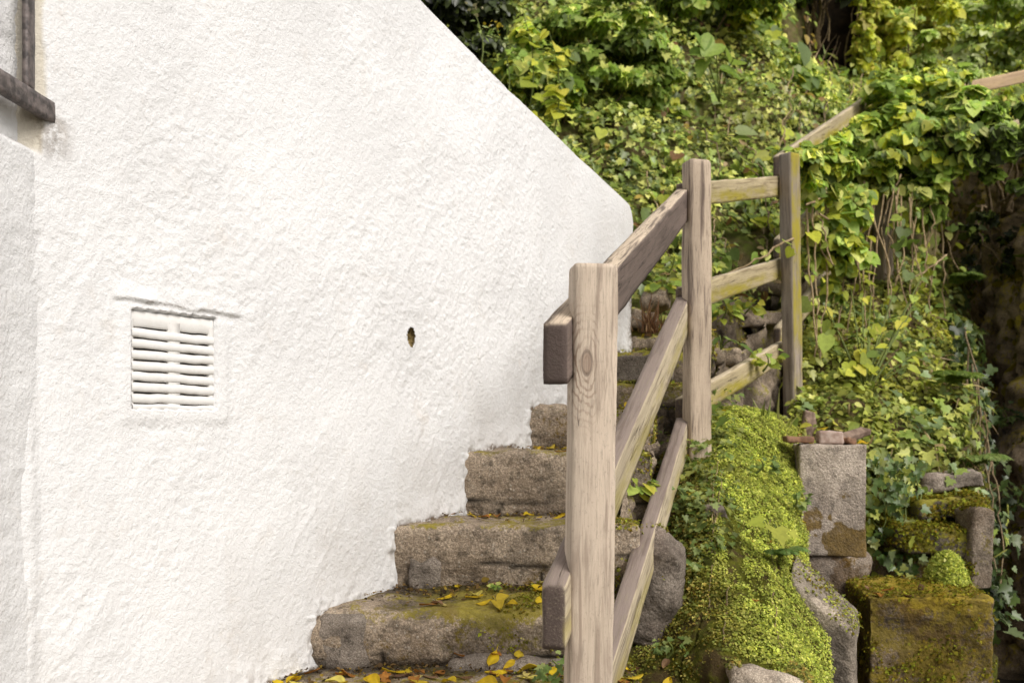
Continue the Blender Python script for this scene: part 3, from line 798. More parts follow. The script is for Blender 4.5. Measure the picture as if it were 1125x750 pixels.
def pix(p): return p[:, 0] / p[:, 1] * F + CX, YH - (p[:, 2] - EYE) / p[:, 1] * F
def face_n(n, d=(.3, -.8, .5)):
    d = np.array(d); s = np.sign((n * d).sum(1, keepdims=True)); s[s == 0] = 1; return n * s

# ivy ground cover over the bank
def ivy_cover():
    lower = BGd[16:106, 0:118]
    def dens(p):
        x, y = pix(p)
        a = .75 + .5 * fbm(p, 2.2, 3, 310)
        bare = np.exp(-(((x - 825) / 38) ** 2 + ((y - 290) / 32) ** 2)) * .75 + np.exp(-(((x - 715) / 22) ** 2 + ((y - 355) / 22) ** 2)) * .9
        hol = ((x - 903) / 44) ** 2 + ((y - 28) / 50) ** 2
        return np.clip(a - bare, .05, 1) * (hol > 1)
    p, n = sample(lower, 104000, dens); n = face_n(n)
    lift = rng.random((len(p), 1)) ** 1.5 * .10 + np.clip(fbm(p, 3.5, 3, 320), 0, 1)[:, None] * .12
    p = p + n * lift
    c = colmix(len(p), IVY, IVYW, .22)
    patchy = fbm(p, 1.3, 3, 330)
    c *= (1.05 + .38 * np.clip(fbm(p, 2.6, 3, 331), -1, 1))[:, None]
    yel = smooth(.35, .9, fbm(p, 1.1, 3, 332))[:, None]; c = c * (1 - yel * .35) + np.array([.34, .32, .06]) * yel * .35
    # deeper leaves: the shade inside the cover is put into their colour
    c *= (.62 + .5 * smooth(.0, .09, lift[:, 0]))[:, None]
    x, y = pix(p); near = (p[:, 1] < 8.4)
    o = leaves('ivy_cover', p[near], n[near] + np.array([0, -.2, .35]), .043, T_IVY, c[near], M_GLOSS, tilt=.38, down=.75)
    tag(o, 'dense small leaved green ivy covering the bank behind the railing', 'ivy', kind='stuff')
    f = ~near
    o = leaves('ground_cover', p[f], n[f] + np.array([0, -.2, .4]), .058, T_OVATE, c[f] * 1.2, M_LEAF, tilt=.5, down=.6)  # far leaves lightened, hazy bright light put into their colour
    tag(o, 'ground cover with haze in its leaf colour on the far upper bank', 'ground cover', kind='stuff')
ivy_cover()
def bank_variety():
    lower = BGd[16:84, 20:112]
    p, n = sample(lower, 1500, lambda p: smooth(-.1, .6, fbm(p, 2, 3, 340))); n = face_n(n)
    tag(leaves('creeper', p + n * .13, n + np.array([0, -.2, .4]), .075, T_HEART, colmix(len(p), MID + LIME[:2] + [(.30, .36, .14)]), M_LEAF, tilt=.45, down=.7, jit=.35), 'larger leaved creeper scattered through the ivy on the bank', 'creeper', kind='stuff')
    p, n = sample(lower, 700); n = face_n(n)
    tag(leaves('dead_leaves', p + n * .11, n + np.array([0, -.2, .4]), .05, T_OVATE, colmix(len(p), [(.36, .20, .08), (.26, .14, .06), (.50, .36, .08), (.42, .30, .16)]), M_LEAF, tilt=.6, down=.5, jit=.35), 'dead brown leaves caught in the ivy on the bank', 'dead leaves', kind='stuff')
    vn = empty('creeper_stems', lower[10, 40]); tag(vn, 'thin brown creeper stems trailing through the ivy on the bank', 'creeper')
    for q_ in range(26):
        i0, j0 = int(rng.integers(0, 40)), int(rng.integers(5, 85)); ii = np.linspace(i0, i0 + 24, 20).astype(int); jj = np.clip(np.linspace(j0, j0 + rng.integers(-7, 8), 20).astype(int), 0, 91)
        pt = lower[ii, jj] + np.array([.04, -.09, .05]) + np.cumsum(rng.normal(0, .008, (20, 3)), 0)
        V, f = tube(pt - np.array(vn.location), .0045, 5); mesh_np('stem', V, f, M_VINE if q_ % 2 else M_STEM, vn)
bank_variety()

# ------------------------------------------------------------------ shrubs
def crown(center, rad, n, clumps, seed, hollow=.55, squash=True):
    """leaf points grouped in clumps on and inside an ellipsoid"""
    r_ = np.random.default_rng(seed)
    center = np.array(center); rad = np.array(rad)
    d = r_.normal(0, 1, (clumps, 3)); d /= np.linalg.norm(d, axis=1, keepdims=True)
    rr = hollow + (1 - hollow) * r_.random((clumps, 1)) ** .6
    cc = d * rr
    cc = cc * (1 + .35 * fbm(cc * 1.7 + seed, 1, 2, seed))[:, None]
    k = r_.integers(0, clumps, n)
    cr = r_.uniform(.14, .30, clumps)
    e = r_.normal(0, 1, (n, 3)); e /= np.linalg.norm(e, axis=1, keepdims=True)
    e[:, 2] = np.abs(e[:, 2]) * .7 + .1 * e[:, 2]
    q = cc[k] + e * cr[k][:, None] * r_.random((n, 1)) ** .4
    p = center + q * rad
    nrm = e * .8 + d[k] * .4 + np.array([0, -.15, .45])
    shade = r_.uniform(.75, 1.4, clumps)[k] * (.62 + .42 * smooth(.2, .95, np.linalg.norm(q, axis=1)))  # random clump tone, times depth shade painted into the inner leaves
    return p, nrm, shade, center + cc * rad
def shrub(name, label, cat, base, center, rad, n, clumps, pal, size, tmpl, seed, mat=None, stem=M_STEM, w=None, group=None, down=.5, tilt=.5, hollow=.5, var=.2, nstem=9, sr=.014):
    root = tag(empty(name, base), label, cat, group)
    p, nr, sh, cc = crown(center, rad, n, clumps, seed, hollow)
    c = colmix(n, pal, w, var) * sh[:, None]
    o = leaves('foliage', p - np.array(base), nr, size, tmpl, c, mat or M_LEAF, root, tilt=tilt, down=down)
    parts = []
    for i in range(nstem):
        e = cc[(i * 7) % len(cc)]; b = np.array(base) + rng.normal(0, .04, 3) * [1, 1, 0]
        t = np.linspace(0, 1, 9)[:, None]
        mid = (b + e) / 2 + rng.normal(0, .08, 3) + [0, 0, .1]
        path = b * (1 - t) ** 2 + 2 * mid * t * (1 - t) + e * t ** 2
        path[1:-1] += rng.normal(0, .012, (7, 3))
        parts.append(tube(path - np.array(base), np.linspace(sr, sr * .3, 9), 5))
    V, f = merge(parts); mesh_np('stem', V, f, stem, root)
    return root
def vine_strings(root, starts, ends, mat, r0=.006, sag=.1, name='stem'):
    parts = []
    for a, b in zip(starts, ends):
        a, b = np.array(a), np.array(b); t = np.linspace(0, 1, 16)[:, None]
        path = a * (1 - t) + b * t; path[:, 2] -= sag * np.sin(np.pi * t[:, 0]) * rng.uniform(-.3, 1)
        path += np.cumsum(rng.normal(0, .010, path.shape), 0) * np.sin(np.pi * t)
        parts.append(tube(path - np.array(root.location), np.linspace(r0, r0 * .6, 16), 5))
    V, f = merge(parts); return mesh_np(name, V, f, mat, root)
def blob(px, py, d, rx, ry, depth=None):
    k = d / F
    return P(px, py, d), (rx * k, depth or rx * k * .8, ry * k)
def foot(px, py, d, dz=1.0):
    b = P(px, py, d); b[1] += .25; b[2] -= dz; return b
SH = [
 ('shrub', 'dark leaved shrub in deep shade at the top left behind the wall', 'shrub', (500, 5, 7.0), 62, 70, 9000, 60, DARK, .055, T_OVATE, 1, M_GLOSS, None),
 ('shrub', 'bushy mid green shrub with cut leaves above the sloping wall edge', 'shrub', (665, 75, 7.1), 92, 68, 11000, 70, MID, .06, T_IVY, 2, M_LEAF, None),
 ('shrub', 'fresh green leafy shrub spilling over the wall edge left of the ivy', 'shrub', (590, 100, 6.6), 52, 62, 3600, 34, MID + LIME[:1], .058, T_HEART, 3, M_LEAF, None),
 ('shrub', 'shaded green bush along the top edge above the large round leaves', 'shrub', (760, 0, 8.2), 95, 42, 7500, 50, MID + DARK[2:3], .068, T_OVATE, 4, M_LEAF, None),
 ('shrub', 'yellow lit bush beside the dark hollow at the top', 'shrub', (985, 35, 10.2), 52, 72, 8000, 50, GOLD + LIME[:2], .07, T_OVATE, 5, M_LEAF, None),
 ('shrub', 'pale silvery green shrub in the upper right corner', 'shrub', (1095, 60, 11.0), 62, 70, 7000, 50, PALE + LIME[1:2], .085, T_OVATE, 6, M_LEAF, None),
 ('shrub', 'light green bush between the yellow bush and the corner shrub', 'shrub', (1030, 105, 10.0), 50, 50, 5000, 44, PALE + MID[1:2], .07, T_OVATE, 7, M_LEAF, None),
 ('shrub', 'yellow green shrub hanging left of the dark hollow', 'shrub', (820, 22, 8.6), 34, 58, 3200, 28, LIME + MID[:2], .085, T_OVATE, 8, M_LEAF, None),
 ('shrub', 'golden strand of creeper hanging at the right edge of the dark hollow', 'shrub', (950, 30, 9.55), 16, 58, 1500, 22, GOLD + LIME[:2], .07, T_OVATE, 10, M_LEAF, None),
 ('shrub', 'dark hanging shrub over the hollow at the top edge', 'shrub', (905, -34, 9.3), 46, 26, 1600, 20, DARK + MID[:1], .09, T_OVATE, 9, M_LEAF, None),
]
for nm, lb, ct, (px, py, d), rx, ry, n, cl, pal, sz, tm, sd, mt, w in SH:
    c, rad = blob(px, py, d, rx, ry)
    shrub(nm, lb, ct, foot(px, py + ry * .6, d, .5), c, rad, n, cl, pal, sz, tm, sd, mt, w=w)

# dark hollow under the hedge: an earthen overhang with hanging roots
hb = P(903, 30, 9.75)
hollow = tag(empty('rock_hollow', hb), 'dark earthy hollow with hanging roots near the top centre right', 'hollow')
def hollow_build():
    nu, nv = 26, 22
    u = np.linspace(-1, 1, nu); v = np.linspace(-1, 1, nv); U, Vv = np.meshgrid(u, v, indexing='ij')
    k = 9.75 / F
    x = U * 52 * k; z = Vv * 60 * k
    dpth = .16 * np.sqrt(np.clip(1 - np.clip(U ** 2 + Vv ** 2 * .8, 0, 1), 0, 1)) - .12
    G = np.stack([x, dpth, z], 2); G = G + .05 * fbm(G.reshape(-1, 3), 5, 3, 5).reshape(nu, nv, 1)
    mesh_np('cave', G.reshape(-1, 3), grid_faces(nu, nv), m_soil('shaded_hollow_soil', (.010, .007, .004), (.02, .014, .008), (.03, .02, .01)), hollow)  # near-black soil colour puts the hollow's shade into the shallow dish
    st, en = [], []
    for i in range(22):
        a = rng.uniform(-42, 40); st.append(hb + np.array([a * k, rng.uniform(-.25, .1), rng.uniform(30, 62) * k])); en.append(st[-1] + np.array([rng.normal(0, .08), 0, -rng.uniform(25, 85) * k]))
    vine_strings(hollow, st, en, M_VINE, .010, .0, 'root')
hollow_build()

# plants with big round leaves
def bigleaf(name, label, base, specs, pal, stemmat=M_GSTEM, group=None, cat='plant', tm=T_HEART, r=.004):
    root = tag(empty(name, base), label, cat, group)
    for c, size, nr in specs:
        c = np.array(c); t = np.linspace(0, 1, 8)[:, None]; b = np.array(base)
        mid = (b + c) / 2 + np.array([0, 0, .06]); path = b * (1 - t) ** 2 + 2 * mid * t * (1 - t) + c * t ** 2
        V, f = tube(path - b, r, 5); mesh_np('stem', V, f, stemmat, root)
        leaves('leaf', (c - b)[None], np.array(nr)[None], size, tm, colmix(1, pal, None, .1), M_LEAF, root, tilt=.12, down=.6, jit=.05)
    return root
d = 6.7
bigleaf('butterbur', 'plant with large round pale green leaves on the bank above the ivy', P(790, 112, d + .3),
        [(P(769, 40, d), .12, (0.3, -.6, .7)), (P(786, 48, d), .15, (.5, -.8, .5)), (P(805, 66, d - .1), .15, (.6, -.6, .6)), (P(776, 68, d), .13, (-.5, -.6, .7)), (P(792, 78, d - .1), .14, (.1, -.6, .9)), (P(758, 60, d), .10, (-.5, -.5, .8))],
        [(.20, .31, .045), (.26, .36, .06)], tm=T_BIG)
d = 8.4
bigleaf('butterbur', 'large soft leaf standing below the dark hollow', P(888, 108, d + .2),
        [(P(880, 46, d), .24, (.6, -.7, .3)), (P(868, 76, d), .16, (-.5, -.7, .5)), (P(893, 84, d), .14, (0, -.8, .5)), (P(846, 92, d - .4), .16, (0, -.7, .6))], [(.19, .26, .09), (.14, .22, .05)], tm=T_OVATE)
# tall weeds by the wall edge
def weed(name, label, base, top, nl, size, pal, tm, flower=None, cat='weed', group=None, wide=.05, lean=.05):
    base, top = np.array(base), np.array(top)
    root = tag(empty(name, base), label, cat, group)
    t = np.linspace(0, 1, 14)[:, None]; path = base * (1 - t) + top * t + np.array([[lean, 0, 0]]) * np.sin(t * np.pi)
    V, f = tube(path - base, np.linspace(.006, .002, 14), 5); mesh_np('stem', V, f, M_GSTEM, root)
    i = rng.random(nl) ** .8; pp = base + (top - base) * i[:, None] + np.array([[lean, 0, 0]]) * np.sin(i * np.pi)[:, None]
    a = rng.uniform(0, 6.28, nl); dirn = np.stack([np.cos(a), np.sin(a) * .8 - .3, rng.uniform(-.1, .4, nl)], 1)
    leaves('leaves', pp - base + dirn * wide * .4, np.array([[0, -.5, .8]]).repeat(nl, 0), size * (1.15 - .5 * i), tm, colmix(nl, pal), M_LEAF, root, tilt=.3, down=.65, tipdir=dirn + np.array([0, 0, -.3]))
    if flower is not None:
        m = 14; leaves('flowers', rng.normal(0, .025, (m, 3)) + (top - base), rng.normal(0, 1, (m, 3)), .018, T_ROUND, colmix(m, flower), M_LEAF, root)
    return root
weed('tall_weed', 'tall lime leaved weed rising above the wall edge in front of the dark shrub', P(580, 130, 6.2), P(574, 12, 6.1), 22, .085, LIME + MID[2:3], T_HEART)
weed('tall_weed', 'leafy lime weed with drooping leaves right of the tallest weed', P(608, 150, 6.2), P(603, 34, 6.1), 26, .085, LIME + MID[2:3], T_HEART)
weed('flowering_weed', 'thin weed with yellow flower buds near the wall edge', P(556, 120, 6.2), P(544, 30, 6.2), 14, .06, PALE + MID[:1], T_LANCE, [(.5, .38, .03)])
weed('flowering_weed', 'thin stalk with pale seed heads against the dark shrub', P(523, 90, 6.0), P(520, 10, 6.0), 12, .05, MID + PALE, T_LANCE, [(.4, .36, .2)])
bigleaf('leafy_seedling', 'seedling with broad leaves sprouting from the upper steps between the posts', P(792, 384, 4.7),
        [(P(797, 372, 4.65), .075, (.1, -.6, .8)), (P(812, 378, 4.65), .085, (.4, -.5, .8)), (P(790, 370, 4.7), .06, (-.4, -.5, .8))], [(.15, .23, .05), (.20, .27, .06)], tm=T_OVATE)
for i, (x, y, dd, hh, lb) in enumerate(((792, 352, 5.0, 22, 'small leafy plant on the upper steps just right of the middle post'), (818, 345, 5.2, 16, 'low green plant in the middle of the upper steps'), (735, 300, 5.3, 30, 'leafy plant at the foot of the bank left of the middle post'), (722, 325, 5.0, 22, 'small plant among dry roots beside the end of the wall'), (838, 408, 4.75, 20, 'small plant under the lowest rail near the third post'), (690, 540, 3.5, 14, 'tiny plant at the outer end of the tread behind the near post'))):
    weed('step_plant', lb, P(x, y, dd), P(x + 3, y - hh, dd - .05), 26, .042, LIME + MID[:3], T_HEART, wide=.13, lean=.02)
weed('small_seedling', 'small green seedling rooted at the back of the wide lower tread', P(544, 652, 3.03), P(543, 641, 3.0), 9, .022, MID + LIME[:1], T_HEART, wide=.02, lean=.0)

# ------------------------------------------------------------------ mossy retaining mound under the railing
mound_c = rows([(690, 480, 5.0), (745, 456, 4.9), (800, 448, 4.8), (845, 452, 4.8), (885, 470, 4.9)],
               [(712, 500, 4.25), (762, 478, 4.2), (806, 456, 4.3), (842, 464, 4.4), (876, 484, 4.5)],
               [(714, 540, 3.95), (754, 512, 3.88), (800, 505, 3.92), (842, 530, 3.98), (880, 555, 4.1)],
               [(718, 612, 3.62), (757, 592, 3.50), (800, 580, 3.50), (850, 600, 3.58), (890, 620, 3.8)],
               [(716, 684, 3.38), (752, 668, 3.22), (798, 660, 3.16), (856, 668, 3.2), (902, 690, 3.45)],
               [(680, 735, 3.18), (748, 735, 3.02), (800, 730, 2.92), (862, 735, 2.95), (914, 742, 3.2)],
               [(640, 850, 3.05), (745, 850, 2.9), (800, 850, 2.80), (866, 850, 2.85), (925, 850, 3.1)],
               [(630, 1040, 3.0), (745, 1040, 2.85), (800, 1040, 2.74), (870, 1040, 2.8), (940, 1040, 3.05)])
MG0 = patch(mound_c, 220, 130)
MG, _ = displace(MG0, lambda q: .022 * fbm(q, 4.5, 3, 400) + .010 * fbm(q, 15, 3, 401) - .030 * smooth(.05, .0, np.abs(fbm(q * np.array([1, 1, .22]), 6, 2, 404))), (.2, -.9, .4))
tag(mesh_np('mossy_bank', MG.reshape(-1, 3), grid_faces(*MG.shape[:2]), M_MOSSBASE), kind='structure')
def moss_cover():
    def dens(p):
        x, y = pix(p)
        a = .80 + .55 * fbm(p * np.array([1, 1, .45]), 7, 3, 405)
        bare = .95 * smooth(.10, .0, np.abs(fbm(p * np.array([1, 1, .22]), 6, 2, 404)))
        low = smooth(690, 735, y + 30 * fbm(p, 8, 2, 6)) * smooth(890, 820, x) * .9
        crest = smooth(12, 5, np.abs(x - 800 - (y - 560) * .12)) * smooth(535, 560, y) * smooth(690, 640, y) * .95
        return np.clip(a - bare - low - crest, .02, 1)
    p, n = sample(MG, 110000, dens); n = face_n(n, (.2, -.9, .4))
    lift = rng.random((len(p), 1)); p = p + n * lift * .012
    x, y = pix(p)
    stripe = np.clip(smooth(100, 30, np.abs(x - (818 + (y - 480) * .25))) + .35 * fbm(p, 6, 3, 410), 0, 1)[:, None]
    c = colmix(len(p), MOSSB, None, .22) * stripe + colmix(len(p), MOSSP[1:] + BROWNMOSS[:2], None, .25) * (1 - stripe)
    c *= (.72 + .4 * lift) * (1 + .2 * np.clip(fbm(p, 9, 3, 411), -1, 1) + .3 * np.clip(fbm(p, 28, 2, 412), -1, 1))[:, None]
    tag(leaves('moss', p, n + np.array([0, 0, .35]), .0082, T_TINY, c, M_MOSS, tilt=.5, down=.35), 'bright green moss and tiny leaved creeper carpeting the mound below the railing', 'moss', kind='stuff')
    # wispy longer moss shaded under the lowest rail
    def d2(p):
        x, y = pix(p); return smooth(60, 15, np.abs(x - 800)) * smooth(535, 490, y)
    p, n = sample(MG, 2600, d2); n = face_n(n, (.2, -.9, .4))
    tag(leaves('moss', p + n * .004, n, .042, T_BLADE, colmix(len(p), [(.24, .32, .02), (.18, .25, .02), (.30, .34, .03)]), M_MOSS, tilt=.5, down=.75), 'soft hanging strands of moss just below the lowest rail', 'moss', kind='stuff')
    # toadflax and ivy seedlings by the middle post
    def d3(p):
        x, y = pix(p); return smooth(46, 20, np.abs(x - 768)) * smooth(640, 560, y)
    p, n = sample(MG, 4200, d3); n = face_n(n, (.2, -.9, .4))
    lift = rng.random((len(p), 1)) ** 1.4 * (.05 + .07 * smooth(560, 510, pix(p)[1])[:, None])
    c = colmix(len(p), [(.17, .24, .06), (.24, .30, .09), (.12, .18, .03), (.30, .33, .08), (.20, .22, .04)]) * (.75 + .4 * np.clip(lift / .08, 0, 1))
    tag(leaves('creeping_toadflax', p + n * lift, n + np.array([0, 0, .4]), .021, T_IVY, c, M_LEAF, tilt=.45, down=.55, jit=.35), 'small lobed pale green leaves creeping below the middle post', 'creeper', kind='stuff')
    def d4(p):
        x, y = pix(p); return smooth(40, 15, np.abs(x - 745)) * smooth(560, 590, y) * smooth(680, 640, y)
    p, n = sample(MG, 1500, d4); n = face_n(n, (.2, -.9, .4))
    lift = rng.random((len(p), 1)) * .03
    tag(leaves('creeping_toadflax', p + n * lift, n + np.array([0, 0, .5]), .014, T_ROUND, colmix(len(p), [(.30, .34, .07), (.2, .27, .05), (.36, .38, .12)]), M_LEAF, tilt=.5, down=.4), 'fine pale creeper over the top of the dark boulder', 'creeper', kind='stuff')
moss_cover()

def standing_rock(name, label, cat, c, size, rot, mat, seed, amp=.012, r=.05, res=.014, big=.02, chip=.5, group=None, mossv=0., fn=None, crack=None, octs=5, rust=0.):
    V, Fq, dirt = rock(size, res, r, amp, 9, seed, octs, (0, 0, 0), fn, big, crack, chip)
    e = np.array(Euler(rot).to_matrix()); V = V @ e.T
    o = mesh_np(name, V, Fq, mat, attrs={'dirt': dirt, 'moss': np.full(len(V), mossv), 'rust': rust * (.6 + .8 * fbm(V + seed, 6, 3, seed))}, loc=c)
    tag(o, label, cat, group)
    ROCK_ORDER.append((len(step_tris), o)); step_tris.append((V + np.array(c), Fq))
    return o
def strata(V, q):
    a = fbm(np.stack([V[:, 0] * 2 + V[:, 2] * 10, V[:, 1] * 2, V[:, 2] * 9], 1), 1.4, 3, 9)
    return smooth(.10, .0, np.abs(a)) * .5
standing_rock('boulder', 'dark rounded boulder at the foot of the lowest rail', 'boulder', P(716, 648, 3.26), (.22, .20, .40), (.1, .14, -.3), M_BOULDER, 41, .010, .08, .010, .03, .4, crack=strata)
standing_rock('boulder', 'grey stone partly under moss at the bottom centre right of the mound', 'boulder', P(842, 770, 2.90), (.26, .22, .20), (.15, .2, .2), M_SLAB, 42, .010, .05, .010, .03, .4)
def slabfn(V):
    V = V.copy(); V[:, 2] -= (V[:, 0] * .85 + V[:, 1] * -.25) * smooth(.0, .38, V[:, 2]); return V
standing_rock('stone_slab', 'pale pointed stone slab leaning between the moss and the concrete block', 'stone slab', P(906, 775, 3.52), (.225, .22, .80), (0, 0, -.38), M_SLAB, 43, .006, .022, .010, .012, .6, fn=slabfn)
standing_rock('boulder', 'brown weathered stone half sunk in the moss below the creeper', 'boulder', P(791, 592, 3.555), (.06, .10, .25), (-.3, -.1, .2), M_BOULDER, 44, .007, .03, .008, .012, .4)

# concrete block carrying the third post, with rubble on top
cb = P(908, 640, 4.36)
def blockfn(V):
    V = V.copy(); return V
cz = .86
conc = tag(empty('concrete_block', (cb[0], cb[1], 1.43 - cz)), 'square weathered concrete block with rust brown moss patches below the third post', 'concrete block')
V, Fq, dirt = rock((.272, .34, .47), .008, .007, .0034, 16, 51, 5, (0, 0, 0), None, .004, None, .9)
edge_m = .55 * smooth(.10, -.22, V[:, 2]) * smooth(-.10, .06, V[:, 0]) + .25 * smooth(.218, .232, V[:, 2]) * (V[:, 0] > -.1) + .3 * smooth(.122, .134, V[:, 0]) - .1 + .35 * smooth(-.02, -.10, V[:, 2])*smooth(.0,.1, V[:,0])
rustm = np.clip(smooth(-.06, -.13, V[:, 2] + .05 * fbm(V + 3, 11, 3, 5)) * smooth(-.06, .03, V[:, 0] + .06 * fbm(V, 9, 3, 7)) + .8 * smooth(.02, .2, fbm(V + 9, 13, 3, 15)) * smooth(.10, -.05, V[:, 2]) + .9 * smooth(.128, .134, V[:, 0]) * smooth(.1, -.1, V[:, 2]), 0, 1)
o = mesh_np('upper_block', V, Fq, M_CONC, conc, attrs={'dirt': dirt * .5, 'moss': edge_m * .5, 'rust': rustm}); o.location = (0, 0, cz - .235); o.rotation_euler = (0, 0, R(-9))
V, Fq, dirt = rock((.285, .33, .42), .012, .03, .012, 12, 52, 5, (0, 0, 0), None, .03, None, .8)
o = mesh_np('lower_block', V, Fq, m_stone('rust_mossed_concrete', (.50, .41, .33), (.24, .185, .14), .3, (.2, .125, .012), .3, .2, rust=.5, scale=1.2), conc, attrs={'dirt': dirt * .8, 'moss': V[:, 0] * 0 + .12 * smooth(-.05, .1, V[:, 0]), 'rust': .45 + .5 * fbm(V, 7, 3, 99)}); o.location = (-.005, .015, cz - .47 - .205); o.rotation_euler = (0, 0, R(-9))
step_tris.append((np.array([(-.2, -.2, 0), (.2, -.2, 0), (.2, .3, 0), (-.2, .3, 0)]) + np.array([cb[0], cb[1], 1.43]), np.array([(0, 1, 2, 3)])))
bt = 1.434
def on_block(px, d, h): return np.array([(px - CX) / F * d, d, bt + h])
standing_rock('broken_brick', 'broken pale brick lying on top of the concrete block', 'brick', on_block(911, 4.28, .026), (.10, .09, .055), (0, 0, -.1), M_BRICK, 61, .003, .008, .008, .004, .6)
standing_rock('tile_fragment', 'brown broken tile lying on the concrete block left of the brick', 'tile', on_block(877, 4.27, .016), (.125, .07, .03), (0, .04, .1), M_TILE, 62, .003, .008, .008, .004, .6)
standing_rock('rotten_board', 'weathered board end leaning behind the brick on the block', 'board', on_block(937, 4.33, .035), (.15, .06, .028), (.3, -.30, .35), M_ROTWOOD, 63, .003, .006, .008, .004, .6)
standing_rock('rotten_stump', 'rotten wood stump standing behind the third post', 'stump', on_block(887, 4.75, .06), (.06, .05, .19), (0, .14, 0), M_ROTWOOD, 64, .005, .015, .008, .01, .6)
standing_rock('stone_chip', 'small brown stone chip at the right end of the brick', 'stone', on_block(932, 4.26, .012), (.045, .05, .03), (0, .2, .4), M_TILE, 65, .004, .01, .007, .004, .6)

# ruined masonry to the right of the block
def courses(V, q):
    zc = V[:, 2] + .012 * fbm(np.stack([V[:, 0] * 6, V[:, 1] * 6, V[:, 0] * 0], 1), 1, 3, 31)
    c = 0
    for z0 in (.12, .03, -.07, -.19, -.30): c = np.maximum(c, smooth(.014, .003, np.abs(zc - z0)))
    return c * .75 * smooth(-.3, .2, fbm(q, 7, 2, 8) + .2)
standing_rock('mossy_stone_block', 'broad layered stone block with orange moss in the lower right', 'stone block', P(1008, 800, 3.95), (.455, .40, 1.10), (0, 0, R(-8)), M_MOSSY, 71, .013, .012, .010, .012, .9, mossv=.22, crack=courses, rust=.80)
standing_rock('mossy_ledge', 'thick mossy ledge stone above the niche', 'ledge', P(1022, 590, 4.45), (.42, .34, .13), (0, .06, -.1), M_LEDGE, 72, .016, .03, .013, .014, .8, mossv=.2, rust=.3)
standing_rock('mossy_ledge', 'upper mossy ledge stone set back under the creeper', 'ledge', P(1030, 556, 4.6), (.32, .3, .10), (0, -.05, .1), M_LEDGE, 73, .014, .025, .013, .014, .8, mossv=.15)
standing_rock('niche_stone', 'upright pale stone beside the bright moss cushion', 'stone', P(1068, 600, 4.32), (.10, .18, .34), (0, .05, .1), m_stone('niche_upright_stone', (.42, .34, .26), (.17, .12, .08), .5, (.22, .18, .015), .3, .2), 74, .012, .012, .010, .005, .9, mossv=.15)
standing_rock('niche_stone', 'dark stone at the back of the niche under the ledge', 'stone', P(985, 635, 4.55), (.36, .2, .22), (0, 0, .0), M_GULLY, 75, .014, .03, .014, .02, .5)
standing_rock('mossy_stone', 'pale stone sticking out of the creeper above the ledges', 'stone', P(1040, 528, 4.72), (.28, .2, .075), (0, -.12, -.1), M_BOULDER, 76, .014, .012, .012, .006, .9, mossv=.2)
# moss cushion
mc = P(1040, 645, 4.08)
cu = tag(empty('moss_cushion', mc), 'bright green moss cushion on the stone block inside the niche', 'moss cushion')
nu, nv = 30, 16
th = np.linspace(0, 2 * np.pi, nu); ph = np.linspace(0, np.pi / 2, nv)
TH, PH = np.meshgrid(th, ph, indexing='ij')
G = np.stack([.088 * np.cos(TH) * np.cos(PH), .10 * np.sin(TH) * np.cos(PH), .165 * np.sin(PH) ** 1.3 - .02], 2)
G = G + .01 * fbm(G.reshape(-1, 3), 14, 3, 55).reshape(nu, nv, 1)
mesh_np('cushion', G.reshape(-1, 3), grid_faces(nu, nv), M_MOSSBASE, cu)
p, n = sample(G, 8000); n = n * np.sign((n * p).sum(1, keepdims=True))
leaves('moss_leaves', p + n * .004, n, .011, T_TINY, colmix(len(p), MOSSB, None, .25), M_MOSS, cu, tilt=.5, down=.3)

# ------------------------------------------------------------------ overgrown slope outside the railing
slope_c = rows([(850, 345, 6.6), (905, 318, 7.0), (968, 290, 7.5), (1040, 292, 8.0), (1062, 300, 8.4)],
               [(866, 400, 5.6), (915, 375, 6.0), (968, 345, 6.4), (1030, 340, 6.8), (1058, 352, 7.4)],
               [(868, 452, 4.95), (930, 430, 5.2), (985, 415, 5.5), (1040, 415, 5.7), (1064, 425, 6.2)],
               [(868, 488, 4.62), (945, 485, 4.7), (1000, 490, 4.85), (1050, 500, 5.0), (1072, 510, 5.5)],
               [(880, 560, 4.52), (955, 560, 4.55), (1010, 560, 4.65), (1062, 570, 4.75), (1080, 580, 5.3)],
               [(890, 680, 4.45), (960, 680, 4.5), (1015, 680, 4.55), (1068, 690, 4.6), (1084, 700, 5.2)],
               [(900, 900, 4.4), (970, 900, 4.4), (1020, 900, 4.45), (1074, 900, 4.5), (1092, 900, 5.1)])
SG, _ = displace(patch(slope_c, 120, 90), lambda q: .07 * fbm(q, 3, 3, 500) + .03 * fbm(q, 10, 3, 501), (.2, -.8, .5))
tag(mesh_np('slope', SG.reshape(-1, 3), grid_faces(*SG.shape[:2]), m_soil('slope_soil', (.06, .045, .02), (.13, .095, .045), (.11, .12, .018))), kind='structure')
